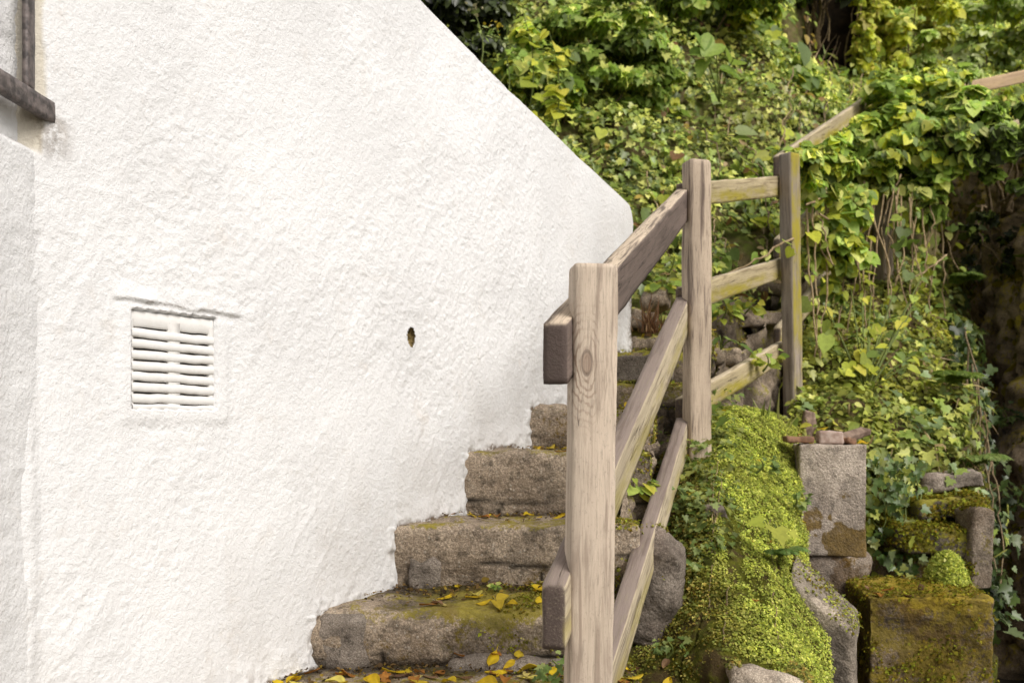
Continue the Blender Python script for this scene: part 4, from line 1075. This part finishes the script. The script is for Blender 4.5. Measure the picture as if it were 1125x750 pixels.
def slope_cover():
    def dens(p):
        x, y = pix(p)
        return np.clip(.75 + .6 * fbm(p, 4, 3, 510), .08, 1) * smooth(640, 560, y + 0 * x) * smooth(1075, 1050, x) * (1 - .75 * np.exp(-(((x - 985) / 24) ** 2 + ((y - 340) / 30) ** 2)))
    p, n = sample(SG, 17000, dens); n = face_n(n, (.2, -.8, .5))
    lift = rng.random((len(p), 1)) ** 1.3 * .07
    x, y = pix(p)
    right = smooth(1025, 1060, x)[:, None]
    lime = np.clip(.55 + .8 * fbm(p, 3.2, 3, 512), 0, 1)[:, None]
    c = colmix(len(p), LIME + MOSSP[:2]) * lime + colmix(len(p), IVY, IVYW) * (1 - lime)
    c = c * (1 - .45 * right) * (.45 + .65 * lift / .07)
    tag(leaves('ground_cover', p + n * lift, n + np.array([0, -.15, .4]), .030, T_OVATE, c, M_LEAF, tilt=.5, down=.5, jit=.4), 'lime green clover and creepers covering the slope beside the railing', 'ground cover', kind='stuff')
    def d2(p):
        x, y = pix(p); return smooth(.1, .8, fbm(p, 3, 3, 520) + .3) * smooth(640, 540, y)
    p, n = sample(SG, 1300, d2); n = face_n(n, (.2, -.8, .5))
    tag(leaves('ivy_patches', p + n * .08, n + np.array([0, -.15, .4]), .055, T_IVY, colmix(len(p), IVY[:4] + [(.2, .28, .1)]), M_GLOSS, tilt=.4, down=.7), 'scattered darker ivy leaves on the slope beside the railing', 'ivy', kind='stuff')
    p, n = sample(SG, 1100, lambda p: smooth(.1, .7, fbm(p, 3.5, 2, 530) + .25) * smooth(560, 470, pix(p)[1])); n = face_n(n, (.2, -.8, .5))
    tag(leaves('dry_grass', p + n * .07, n, .16, T_BLADE, colmix(len(p), [(.42, .31, .16), (.30, .21, .10), (.50, .40, .20), (.22, .15, .07)]), M_LEAF, tilt=.6, down=.75, jit=.4), 'dry straw and dead stems hanging through the creepers', 'dry grass', kind='stuff')
slope_cover()
d = 5.35
spec = []
for i in range(34):
    x, y = rng.uniform(895, 1015), rng.uniform(305, 410)
    spec.append((P(x, y, d + (400 - y) / 100 * .55 - .1), rng.uniform(.05, .085), (rng.normal(0, .3), -.6, .8)))
bigleaf('leafy_herb', 'clump of broad lime green heart shaped leaves on the slope behind the third post', P(950, 440, 5.25), spec, LIME + MID[2:3] + [(.2, .28, .06)])

def fern(label, base, n, length, pal, facing=0., spread=1.6, group=None, up=.7, name='fern'):
    base = np.array(base); root = tag(empty(name, base), label, 'fern', group)
    for i in range(n):
        a = facing + (i / (n - 1) - .5) * 2 * spread + rng.normal(0, .1); L = length * rng.uniform(.75, 1.1)
        hd = np.array([math.sin(a), -math.cos(a), 0]); t = np.linspace(0, 1, 14)
        path = hd[None] * (L * .8 * t ** .9)[:, None]; path[:, 2] = L * (up * 1.2 * t - up * .95 * t ** 2.2)
        tan = np.gradient(path, axis=0); side = np.cross(tan, [0, 0, 1.]); side /= np.linalg.norm(side, axis=1, keepdims=True) + 1e-9
        V, f = tube(path, np.linspace(.003, .001, 14), 4); fr = mesh_np('frond', V, f, M_GSTEM, root)
        m = 26; tt = np.linspace(.1, .98, m); pp = np.stack([np.interp(tt, t, path[:, k]) for k in range(3)], 1); ss = np.stack([np.interp(tt, t, side[:, k]) for k in range(3)], 1); tn = np.stack([np.interp(tt, t, tan[:, k]) for k in range(3)], 1); tn /= np.linalg.norm(tn, axis=1, keepdims=True)
        pos = np.concatenate([pp, pp]); dirs = np.concatenate([ss + tn * .5, -ss + tn * .5]); nr = np.cross(np.concatenate([ss, ss]), np.concatenate([tn, tn])); nr *= np.sign(nr[:, 2:3] + 1e-6)
        sz = L * .26 * np.sin(np.pi * np.clip(tt, .08, .97) ** .75) + .006; sz = np.concatenate([sz, sz])
        leaves('pinnae', pos, nr, sz, T_LANCE, colmix(2 * m, pal, None, .1), M_LEAF, fr, tilt=.06, down=.97, tipdir=dirs, jit=.06)
    return root
fern('green fern on the right edge of the slope above the dark gap', P(1040, 425, 5.3), 6, .27, [(.22, .30, .05), (.16, .24, .04)], .7, 1.0)
fern('fern with upright fronds growing over the dark gap beside the pale stone', P(1062, 515, 4.9), 6, .24, [(.20, .29, .07), (.26, .33, .09)], .8, 1.0)
fern('small fern near the top of the slope under the climbing vine', P(1045, 315, 6.6), 5, .30, [(.14, .22, .04), (.2, .27, .05)], .9, .9)
fern('soft pale fern at the right end of the moss beside the concrete block', P(856, 612, 3.50), 5, .13, [(.20, .30, .08), (.15, .25, .06)], .6, 1.2)
bigleaf('leafy_seedling', 'seedling with two bright lime leaves on the moss mound', P(846, 592, 3.45),
        [(P(838, 574, 3.40), .062, (-.1, -.6, .8)), (P(852, 580, 3.38), .085, (.2, -.55, .8)), (P(868, 583, 3.40), .05, (.4, -.5, .8))], [(.50, .52, .08), (.44, .50, .07)], tm=T_IVY, r=.0016)
# grass tufts
def tuft(label, base, n, L, pal, name='grass_tuft', group=None):
    root = tag(empty(name, base), label, 'grass', group)
    p = rng.normal(0, .025, (n, 3)) * [1, 1, .2]; a = rng.uniform(0, 6.28, n); dr = np.stack([np.cos(a) * .5, np.sin(a) * .5 - .15, np.full(n, 1.)], 1)
    nr = np.stack([np.cos(a), np.sin(a), np.full(n, .2)], 1)
    leaves('blades', p, -nr, L, T_BLADE, colmix(n, pal), M_LEAF, root, tilt=.25, down=.95, tipdir=dr, jit=.35)
tuft('tuft of pale grass blades at the base of the third post', P(852, 484, 4.6), 12, .15, [(.30, .34, .06), (.42, .42, .14)])
tuft('grass tuft under the lowest rail left of the third post', P(836, 472, 4.55), 14, .11, [(.24, .30, .05), (.15, .22, .04)])

tuft('dry brown grass tuft beside the end of the white wall', P(715, 366, 4.74), 110, .085, [(.26, .13, .06), (.34, .20, .09), (.18, .09, .05)], 'dry_tuft')
# moss growing as real tufts on the old stones
def moss_on(idx, n, label, pal, size=.010, seed=0, thr=-.05, up=.25, tmpl=None, where=None):
    V, Fq = step_tris[idx]; A, B, C_ = V[Fq[:, 0]], V[Fq[:, 1]], V[Fq[:, 2]]
    nn = np.cross(B - A, C_ - A); ar = np.linalg.norm(nn, axis=1); nn = nn / (ar[:, None] + 1e-12)
    w_ = ar * smooth(up - .25, up + .2, nn[:, 2] + .35 * fbm(A, 7, 3, seed))
    w_ = w_ * smooth(thr, thr + .35, fbm(A, 9, 3, seed + 5) + .3 * nn[:, 2])
    if where is not None: w_ = w_ * where(A)
    k = rng.choice(len(A), n, p=w_ / w_.sum()); u = rng.random((n, 1)); v = rng.random((n, 1)); fl = (u + v > 1); u = np.where(fl, 1 - u, u); v = np.where(fl, 1 - v, v)
    p = A[k] + (B[k] - A[k]) * u + (C_[k] - A[k]) * v; lift = rng.random((n, 1))
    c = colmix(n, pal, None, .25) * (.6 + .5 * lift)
    tag(leaves('moss', p + nn[k] * lift * size * 1.3, nn[k] + np.array([0, 0, .3]), size, tmpl or T_TINY, c, M_MOSS, tilt=.5, down=.3), label, 'moss', kind='stuff')
ROCKI = {o_['label']: i for i, o_ in ROCK_ORDER}
OLIVE = [(.22, .20, .02), (.30, .26, .025), (.16, .15, .018), (.26, .18, .02), (.30, .34, .03)]
moss_on(ROCKI['broad layered stone block with orange moss in the lower right'], 8500, 'olive moss tufts on the broad layered stone block', OLIVE, .011, 1, -.25, -.05)
moss_on(ROCKI['thick mossy ledge stone above the niche'], 5200, 'thick olive moss over the lower ledge stone', OLIVE, .012, 2, -.4, .0)
moss_on(ROCKI['upper mossy ledge stone set back under the creeper'], 3600, 'olive moss over the upper ledge stone', OLIVE, .012, 3, -.4, .0)
moss_on(ROCKI['upright pale stone beside the bright moss cushion'], 1300, 'moss on the upright stone beside the cushion', OLIVE, .011, 21, -.1, .0)
moss_on(ROCKI['dark rounded boulder at the foot of the lowest rail'], 500, 'scraps of moss on the dark rounded boulder', OLIVE + MOSSP, .008, 22, .2, .25)
moss_on(ROCKI['pale pointed stone slab leaning between the moss and the concrete block'], 700, 'small moss patches on the pale pointed slab', MOSSB + OLIVE, .009, 4, .15, .3)
moss_on(ROCKI['grey stone partly under moss at the bottom centre right of the mound'], 2600, 'moss creeping over the grey stone at the bottom', MOSSP, .009, 5, .0, .4)
moss_on(5, 6000, 'olive moss on the wide lower tread and its worn edge', OLIVE + MOSSP[:1], .008, 6, .0, .1, None, lambda A: smooth(-.15, .25, A[:, 0]))
moss_on(4, 2600, 'moss on the lowest tread near the railing', OLIVE + MOSSP[:2], .009, 7, .0, .1, None, lambda A: smooth(-.1, .25, A[:, 0]))
for k_ in (6, 7, 8): moss_on(k_, 2200, ('moss at the outer end of the third tread behind the near post', 'moss at the outer end of the tread level with the middle post', 'moss at the outer end of the fifth tread')[k_ - 6], OLIVE + MOSSP, .009, 8 + k_, -.1, .0, None, lambda A, k_=k_: smooth(.05, .25, A[:, 0] - rail_x(A[:, 1]) + .42))
for k_ in (9, 10, 11, 12): moss_on(k_, 1800, ('moss on the first tread past the wall end', 'moss on the second tread past the wall end', 'moss on the third tread past the wall end', 'moss on the fourth tread past the wall end')[k_ - 9], OLIVE + MOSSP, .013, 12 + k_, -.1, .1)

LIT = [(.16, .10, .05), (.10, .065, .035), (.24, .15, .06), (.38, .26, .05), (.06, .04, .025)]
for k_, n_ in ((4, 900), (5, 800), (6, 600), (7, 500), (8, 500), (9, 400)):
    d0, d1 = RISE[k_][0], RISE[k_ + 1][0]
    moss_on(k_, n_, 'crumbs of dead leaf and soil gathered at the back of the ' + ('lowest', 'wide mossy', 'third', 'fourth', 'fifth', 'sixth')[k_ - 4] + ' tread', LIT, .011, 40 + k_, -.6, .5, T_OVATE, lambda A, a=d0, b=d1: smooth(a + .3 * (b - a), b, A[:, 1]) * (A[:, 1] < b + .02))
for i, (x, y, dd, dx, dy, lb) in enumerate(((748, 560, 3.62, -4, 24, 'ivy sprig on the mound just right of the lowest rail'), (772, 612, 3.42, 4, 20, 'ivy sprig trailing over the middle of the moss mound'), (742, 640, 3.34, 2, 22, 'ivy sprig beside the dark boulder'), (830, 520, 3.92, 5, 16, 'small leafy sprig near the top of the moss mound'), (868, 560, 4.02, 4, 18, 'small leafy sprig against the left face of the concrete block'), (730, 725, 3.08, 3, 22, 'leafy sprig at the bottom of the mound beside the rail foot'), (605, 745, 2.62, 2, 20, 'green sprig beside the foot of the nearest post'))):
    weed('ivy_sprig', lb, P(x, y, dd), P(x + dx, y - dy, dd - .04), 24, .026, [(.16, .24, .06), (.22, .30, .08), (.12, .18, .04), (.32, .38, .12)], T_IVY, wide=.11, lean=.02)
vr = empty('dead_grass', P(800, 560, 3.6)); tag(vr, 'thin dry stems lying down over the moss mound', 'dead grass')
def on_mound(i, j): return MG[i, j] + np.array([0, -.012, .006])
for q_ in range(9):
    i0, j0 = int(rng.integers(60, 130)), int(rng.integers(30, 105)); ii = np.linspace(i0, i0 + 28, 12).astype(int); jj = np.clip(np.linspace(j0, j0 + rng.integers(-8, 9), 12).astype(int), 0, 129)
    V, f = tube(np.array([on_mound(a, b) for a, b in zip(ii, jj)]) + rng.normal(0, .003, (12, 3)) - np.array(vr.location), .0016, 4)
    mesh_np('stem', V, f, M_VINE if q_ % 2 else M_STEM, vr)

# ------------------------------------------------------------------ climbing vine over the upper railing
def big_vine():
    base = P(985, 320, 6.75)
    root = tag(empty('climbing_vine', base), 'large leafy green climber smothering the upper railing post', 'climber')
    allp, alln, allc = [], [], []
    for (px, py, d, rx, ry, n, cl, pal, sd) in ((1008, 152, 6.6, 76, 56, 3000, 44, MID + LIME[:1], 21), (935, 205, 6.0, 56, 42, 1300, 26, MID + LIME[:1], 22), (1062, 150, 6.4, 50, 46, 1300, 22, MID + DARK[2:3], 23), (1008, 108, 6.8, 52, 34, 900, 18, MID + LIME[:2], 24), (902, 188, 5.45, 32, 34, 480, 12, MID + LIME[:2], 25), (918, 262, 5.6, 38, 62, 330, 22, MID + LIME[:2], 27), (1014, 222, 6.5, 32, 30, 220, 12, MID, 26), (884, 182, 5.25, 18, 18, 160, 8, MID + LIME[:2], 28), (935, 152, 6.0, 20, 13, 120, 8, MID + LIME[:1], 29)):
        c, rad = blob(px, py, d, rx, ry); n = int(n * 2.0); p, nr, sh, cc = crown(c, rad, n, cl * 2, sd, .45)
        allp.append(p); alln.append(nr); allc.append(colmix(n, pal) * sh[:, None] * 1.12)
    AP, AN, AC = np.concatenate(allp), np.concatenate(alln), np.concatenate(allc)
    vx, vy = pix(AP); clear = (np.abs(vx - 971) < 16) & (vy > 208) & (vy < 305) & (AP[:, 1] < 7.2)
    allp, alln, allc = [AP[~clear]], [AN[~clear]], [AC[~clear]]
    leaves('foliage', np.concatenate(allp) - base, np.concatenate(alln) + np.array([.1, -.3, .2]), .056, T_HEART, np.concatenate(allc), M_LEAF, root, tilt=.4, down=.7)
    st, en = [], []
    for i in range(30):
        x = rng.uniform(885, 1040); y = rng.uniform(190, 230); d = 5.4 + (x - 885) / 155 * 1.3
        st.append(P(x, y, d)); en.append(P(x + rng.normal(0, 12), y + rng.uniform(60, 190), d - .1))
    for a, b in (((872, 262, 5.0), (800, 300, 4.9)), ((1040, 280, 6), (1000, 312, 5.9)), ((900, 235, 5.4), (960, 280, 5.8)), ((885, 225, 5.3), (905, 205, 5.4))):
        st.append(P(*a)); en.append(P(*b))
    vine_strings(root, st, en, M_VINE, .0065, .05)
    # leaves strung along the hanging stems
    pts = np.concatenate([np.array(a)[None] * (1 - t) + np.array(b)[None] * t for a, b in zip(st, en) for t in [rng.random((9, 1))]])
    hx, hy = pix(pts); pts = pts[~((np.abs(hx - 971) < 14) & (hy > 200) & (hy < 300))]
    leaves('hanging_leaves', pts + rng.normal(0, .035, pts.shape) - base, np.array([[0, -.8, .5]]).repeat(len(pts), 0), .05, T_HEART, colmix(len(pts), MID + LIME[:2]) * .9, M_LEAF, root, tilt=.5, down=.7)
big_vine()
c, rad = blob(1116, 150, 6.3, 46, 48); shrub('overhanging_climber', 'dark leafy climber hanging over the shaded gap at the right edge', 'climber', foot(1120, 190, 6.5, .2), c, rad, 1900, 26, MID[:2] + DARK[1:3] + MID[3:4], .055, T_HEART, 31, down=.7)
c, rad = blob(1092, 268, 6.9, 44, 44); shrub('overhanging_climber', 'sparse ivy trailing down into the shaded gap', 'climber', foot(1095, 220, 6.9, .1), c, rad, 230, 20, DARK + IVY[:1], .055, T_IVY, 32, down=.8)
# ivy on the right flank of the slope, edge of the gap
def flank_ivy():
    base = P(1075, 560, 5.0); root = tag(empty('trailing_ivy', base), 'ivy trailing down the stone edge beside the dark gap', 'ivy')
    n = 480; y = rng.uniform(350, 690, n); x = 1058 + (y - 350) * .10 + rng.normal(0, 9, n)
    d = 6.0 - (y - 350) / 340 * 1.35
    p = np.array([P(a, b, c) for a, b, c in zip(x, y, d)]) + rng.normal(0, .04, (n, 3))
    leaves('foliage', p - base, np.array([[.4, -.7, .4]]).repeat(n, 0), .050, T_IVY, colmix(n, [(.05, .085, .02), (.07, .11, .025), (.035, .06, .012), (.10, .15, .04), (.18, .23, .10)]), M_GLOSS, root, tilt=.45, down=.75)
    vine_strings(root, [P(1060 + k * 4, 360 + k * 20, 5.9 - k * .1) for k in range(8)], [P(1075 + k * 4, 560 + k * 14, 4.95 - k * .02) for k in range(8)], M_STEM, .006, .02)
flank_ivy()
def niche_ivy():
    base = P(985, 560, 4.5); root = tag(empty('trailing_ivy', base), 'ivy strand hanging between the concrete block and the mossy ledges', 'ivy')
    n = 260; y = rng.uniform(500, 650, n); x = 985 + (y - 575) * .10 + rng.normal(0, 17, n)
    p = np.array([P(a, b, 4.45 + rng.normal(0, .05) - (b - 500) / 150 * .12) for a, b in zip(x, y)])
    keep = rng.random(n) < np.where(y > 615, .35, 1.)
    p = p[keep]; n = len(p)
    leaves('foliage', p - base, np.array([[.1, -.8, .4]]).repeat(n, 0), .036, T_IVY, colmix(n, [(.10, .17, .04), (.15, .23, .07), (.07, .12, .03), (.26, .32, .14), (.30, .33, .06)]), M_GLOSS, root, tilt=.45, down=.75)
    vine_strings(root, [P(975 + k * 6, 505, 4.5) for k in range(6)], [P(968 + k * 7, 590 + k * 8, 4.38) for k in range(6)], M_GSTEM, .004, .03)
niche_ivy()

# ------------------------------------------------------------------ dark gully wall on the right
gully_c = rows([(1030, 150, 9.5), (1062, 160, 8.8), (1095, 165, 7.6), (1140, 165, 6.7), (1220, 160, 6.0)],
               [(1032, 330, 9.0), (1066, 330, 8.2), (1096, 335, 7.1), (1142, 335, 6.3), (1225, 335, 5.7)],
               [(1034, 520, 8.6), (1068, 520, 7.7), (1094, 520, 6.7), (1146, 520, 5.9), (1230, 520, 5.4)],
               [(1036, 690, 8.2), (1070, 690, 7.3), (1092, 690, 6.3), (1150, 690, 5.6), (1235, 690, 5.2)],
               [(1038, 900, 8.0), (1072, 900, 7.1), (1094, 900, 6.1), (1152, 900, 5.5), (1240, 900, 5.0)])
def gully():
    G = patch(gully_c, 230, 110)
    def f(q):
        v = q * np.array([2.6, 1.2, .75])
        n1 = fbm(v, 2.2, 3, 600); c1 = smooth(.10, .0, np.abs(fbm(v, 2.4, 2, 610)))
        return .13 * n1 + .05 * fbm(q, 8, 4, 601) - .13 * c1
    G, _ = displace(G, f, (-.5, -.8, 0))
    c1 = smooth(.12, .0, np.abs(fbm(G.reshape(-1, 3) * np.array([2.6, 1.2, .75]), 2.4, 2, 610)))
    o = mesh_np('gully_wall', G.reshape(-1, 3), grid_faces(*G.shape[:2]), M_GULLY, attrs={'dirt': c1 * .8, 'moss': c1 * 0})
    tag(o, 'dark wet rock wall with upright mossy stones in the shaded gap at the right edge', 'rock wall')
    p, n = sample(G, 4200, lambda p: smooth(.05, .8, fbm(p * np.array([1.6, 1, .6]), 2.5, 3, 620) + .1)); n = face_n(n, (-.4, -.8, .3))
    tag(leaves('moss', p + n * .015, n, .034, T_OVATE, colmix(len(p), BROWNMOSS + [(.10, .13, .015)]), M_MOSS, tilt=.6, down=.6, jit=.5), 'olive moss and small ferns in patches on the dark rock wall', 'moss', kind='stuff')
    for i, (x, y) in enumerate(((1112, 560), (1100, 470))):
        weed('small_ivy', ('small leafy plant low in the shaded gap' if i == 0 else 'small leafy plant halfway up the shaded gap'), P(x, y, 5.9 if i == 0 else 6.3), P(x - 6, y - 26, 5.85 if i == 0 else 6.2), 40, .05, [(.08, .12, .03), (.12, .17, .04), (.05, .08, .02)], T_IVY, wide=.16)
gully()

# ------------------------------------------------------------------ fallen leaves
bvhs = []
for V, Fq in step_tris: bvhs.append(BVHTree.FromPolygons([Vector(v) for v in V], [tuple(int(i) for i in f) for f in Fq]))
mV, mF = MG.reshape(-1, 3), grid_faces(*MG.shape[:2])
bvhs.append(BVHTree.FromPolygons([Vector(v) for v in mV], [tuple(int(i) for i in f) for f in mF]))
mV, mF = SG.reshape(-1, 3), grid_faces(*SG.shape[:2])
bvhs.append(BVHTree.FromPolygons([Vector(v) for v in mV], [tuple(int(i) for i in f) for f in mF]))
def drop(x, y, ztop_=3.0):
    best = None
    for b in bvhs:
        h = b.ray_cast(Vector((x, y, ztop_)), Vector((0, 0, -1)))
        if h[0] is not None and (best is None or h[0].z > best[0].z): best = h
    return best
def leaf_variant(k):
    w = [.30, .24, .36, .20, .28][k]; n = 7; V = []; f = []
    t = np.linspace(0, 1, n); prof = w * np.sin(np.pi * t ** .85) ** .8 * (1 - .25 * t)
    curl = [.5, -.35, .8, .2, -.7][k]; bend = [.25, .1, -.25, .35, .15][k]
    for i in range(n):
        for s in (-1, -.5, 0, .5, 1):
            x = s * prof[i]; V.append((x, t[i] - .5, curl * x * x * 2.2 + bend * (t[i] - .5) ** 2 + .03 * math.sin(5 * t[i] + 2 * s) + (.05 if s else 0.)))
    for i in range(n - 1):
        for j in range(4): f.append((i * 5 + j, i * 5 + j + 1, (i + 1) * 5 + j + 1, (i + 1) * 5 + j))
    a = len(V); V += [(-.012, -.5, .03), (.012, -.5, .03), (.05, -.85, .08), (.03, -.86, .08)]; f.append((a, a + 1, a + 2, a + 3))
    V = np.array(V); V[:, 2] -= V[:, 2].min()
    return V, f
VAR = [leaf_variant(k) for k in range(5)]
LCOL = {'yellow': [(.62, .42, .015), (.70, .50, .02), (.55, .40, .03)], 'pale yellow': [(.66, .56, .12), (.60, .50, .16)], 'orange brown': [(.42, .18, .035), (.36, .15, .03)], 'brown': [(.20, .105, .05), (.15, .08, .045), (.26, .15, .08)]}
LMESH = {}
def leaf_mesh(colname, k, ci):
    key = (colname, k, ci)
    if key not in LMESH:
        V, f = VAR[k]; base = np.array(LCOL[colname][ci]); edge = np.abs(V[:, 0:1]) * 1.2
        c = base * (1 - .35 * edge) * np.exp(rng.normal(0, .12, (len(V), 1)))
        o = mesh_np('fallen_leaf', V, f, M_FALL, cols=np.clip(c, 0, .8)); LMESH[key] = o.data
        bpy.data.objects.remove(o)
    return LMESH[key]
def scatter(n, place, where, mixw, size=(.035, .06), grp=None):
    names = list(LCOL); k = 0; tries = 0
    while k < n and tries < n * 12:
        tries += 1
        x, y = where(); h = drop(x, y)
        if h is None or h[1].z < .35: continue
        cn = names[rng.choice(4, p=mixw)]
        o = bpy.data.objects.new('fallen_leaf', leaf_mesh(cn, int(rng.integers(5)), int(rng.integers(len(LCOL[cn]))))); COL.objects.link(o)
        s = rng.uniform(*size); z = h[0]; up = h[1].lerp(Vector((0, 0, 1)), .3).normalized()
        q = up.to_track_quat('Z', 'Y') @ Euler((rng.normal(0, .16), rng.normal(0, .18), rng.uniform(0, 6.28))).to_quaternion()
        o.rotation_mode = 'QUATERNION'; o.rotation_quaternion = q; o.scale = (s, s, s); o.location = z + up * (.002 + .004 * rng.random())
        tag(o, f'{cn} fallen leaf lying {place}', 'fallen leaf', f'{cn} fallen leaves {place}')
        k += 1
def on_step(k, a, b, f0, f1):
    d, z, m = RISE[k]; dn = RISE[k + 1][0]
    def w():
        y = d + (dn - d) * rng.uniform(f0, f1); xl = -2.257 + .61 * y
        return xl + (rail_x(y) - xl) * rng.uniform(a, b), y
    return w
scatter(70, 'on the lowest step at the bottom of the picture', on_step(4, -.05, 1.0, .15, .95), [.42, .13, .22, .23], (.04, .068))
scatter(40, 'on the wide tread above the rounded corner stone', on_step(5, .25, 1.0, .15, 1.0), [.40, .22, .14, .24], (.038, .062))
scatter(34, 'along the back of the tread above the square grey stone', on_step(6, .05, .95, .5, 1.0), [.55, .1, .2, .15], (.03, .05))
scatter(24, 'on the tread level with the middle post base', on_step(7, .1, 1.1, .35, 1.0), [.6, .05, .2, .15], (.03, .05))
scatter(18, 'on the fifth tread seen through the railing', on_step(8, .3, 1.15, .1, 1.0), [.7, .1, .1, .1], (.035, .06))
scatter(10, 'on the treads seen just beside the end of the wall', lambda: (rng.uniform(.5, .95), rng.uniform(4.2, 4.75)), [.6, .1, .1, .2], (.035, .055))
scatter(14, 'on the upper steps between the two tall posts', lambda: (rng.uniform(.95, 1.5), rng.uniform(4.7, 5.6)), [.4, .1, .15, .35], (.035, .055))
scatter(9, 'on the flat top of the layered stone block', lambda: (P(rng.uniform(950, 1020), 650, 3.9)[0], rng.uniform(3.75, 3.95)), [.3, .25, .3, .15], (.035, .06))
scatter(6, 'on the top of the concrete block', lambda: (P(rng.uniform(880, 955), 488, 4.25)[0], rng.uniform(4.2, 4.3)), [.6, .1, .2, .1], (.03, .045))
scatter(16, 'on the overgrown slope beside the railing', lambda: (lambda d: (P(rng.uniform(890, 1050), 450, d)[0], d))(rng.uniform(4.75, 5.8)), [.4, .15, .2, .25], (.035, .06))
scatter(9, 'on the green moss mound', lambda: (lambda d: (P(rng.uniform(760, 890), 600, d)[0], d))(rng.uniform(3.0, 4.1)), [.35, .1, .35, .2], (.025, .04))

# ------------------------------------------------------------------ camera and light
cam = bpy.data.cameras.new('camera'); co = bpy.data.objects.new('camera', cam); COL.objects.link(co)
co.location = (0, 0, EYE); co.rotation_euler = (R(90), 0, 0)
cam.sensor_width = 36; cam.lens = 36 * F / 1125; cam.shift_y = (YH - 375) / 1125; cam.clip_start = .05; cam.clip_end = 3000
cam.dof.use_dof = True; cam.dof.focus_distance = 2.65; cam.dof.aperture_fstop = 5.0
scene.camera = co
w = bpy.data.worlds.new('World'); scene.world = w; w.use_nodes = True
nt = w.node_tree; bg = nt.nodes['Background']; sky = nt.nodes.new('ShaderNodeTexSky'); sky.sky_type = 'NISHITA'; sky.sun_disc = False
sd = Vector((.55, -.62, .80)).normalized()
sky.sun_elevation = math.asin(sd.z); sky.sun_rotation = math.atan2(sd.x, sd.y)
sky.air_density = 1.0; sky.dust_density = 4.0; sky.ozone_density = .6
hs_ = nt.nodes.new('ShaderNodeHueSaturation'); hs_.inputs['Saturation'].default_value = .22
mx = nt.nodes.new('ShaderNodeMix'); mx.data_type = 'RGBA'; mx.blend_type = 'MULTIPLY'; mx.inputs[0].default_value = 1; mx.inputs[7].default_value = (1.0, .972, .94, 1)
nt.links.new(sky.outputs[0], hs_.inputs['Color']); nt.links.new(hs_.outputs[0], mx.inputs[6]); nt.links.new(mx.outputs[2], bg.inputs[0])
bg.inputs[1].default_value = .165
sl = bpy.data.lights.new('sun', 'SUN'); sl.energy = 2.25; sl.angle = R(28); sl.color = (1, .962, .915)
so = bpy.data.objects.new('sun', sl); COL.objects.link(so); so.rotation_euler = (-sd).to_track_quat('-Z', 'Y').to_euler()
cy = scene.cycles; cy.max_bounces = 8; cy.diffuse_bounces = 6; cy.glossy_bounces = 2; cy.transmission_bounces = 3; cy.caustics_reflective = False; cy.caustics_refractive = False
scene.view_settings.view_transform = 'Standard'; scene.view_settings.look = 'None'; scene.view_settings.exposure = 0; scene.view_settings.gamma = 1
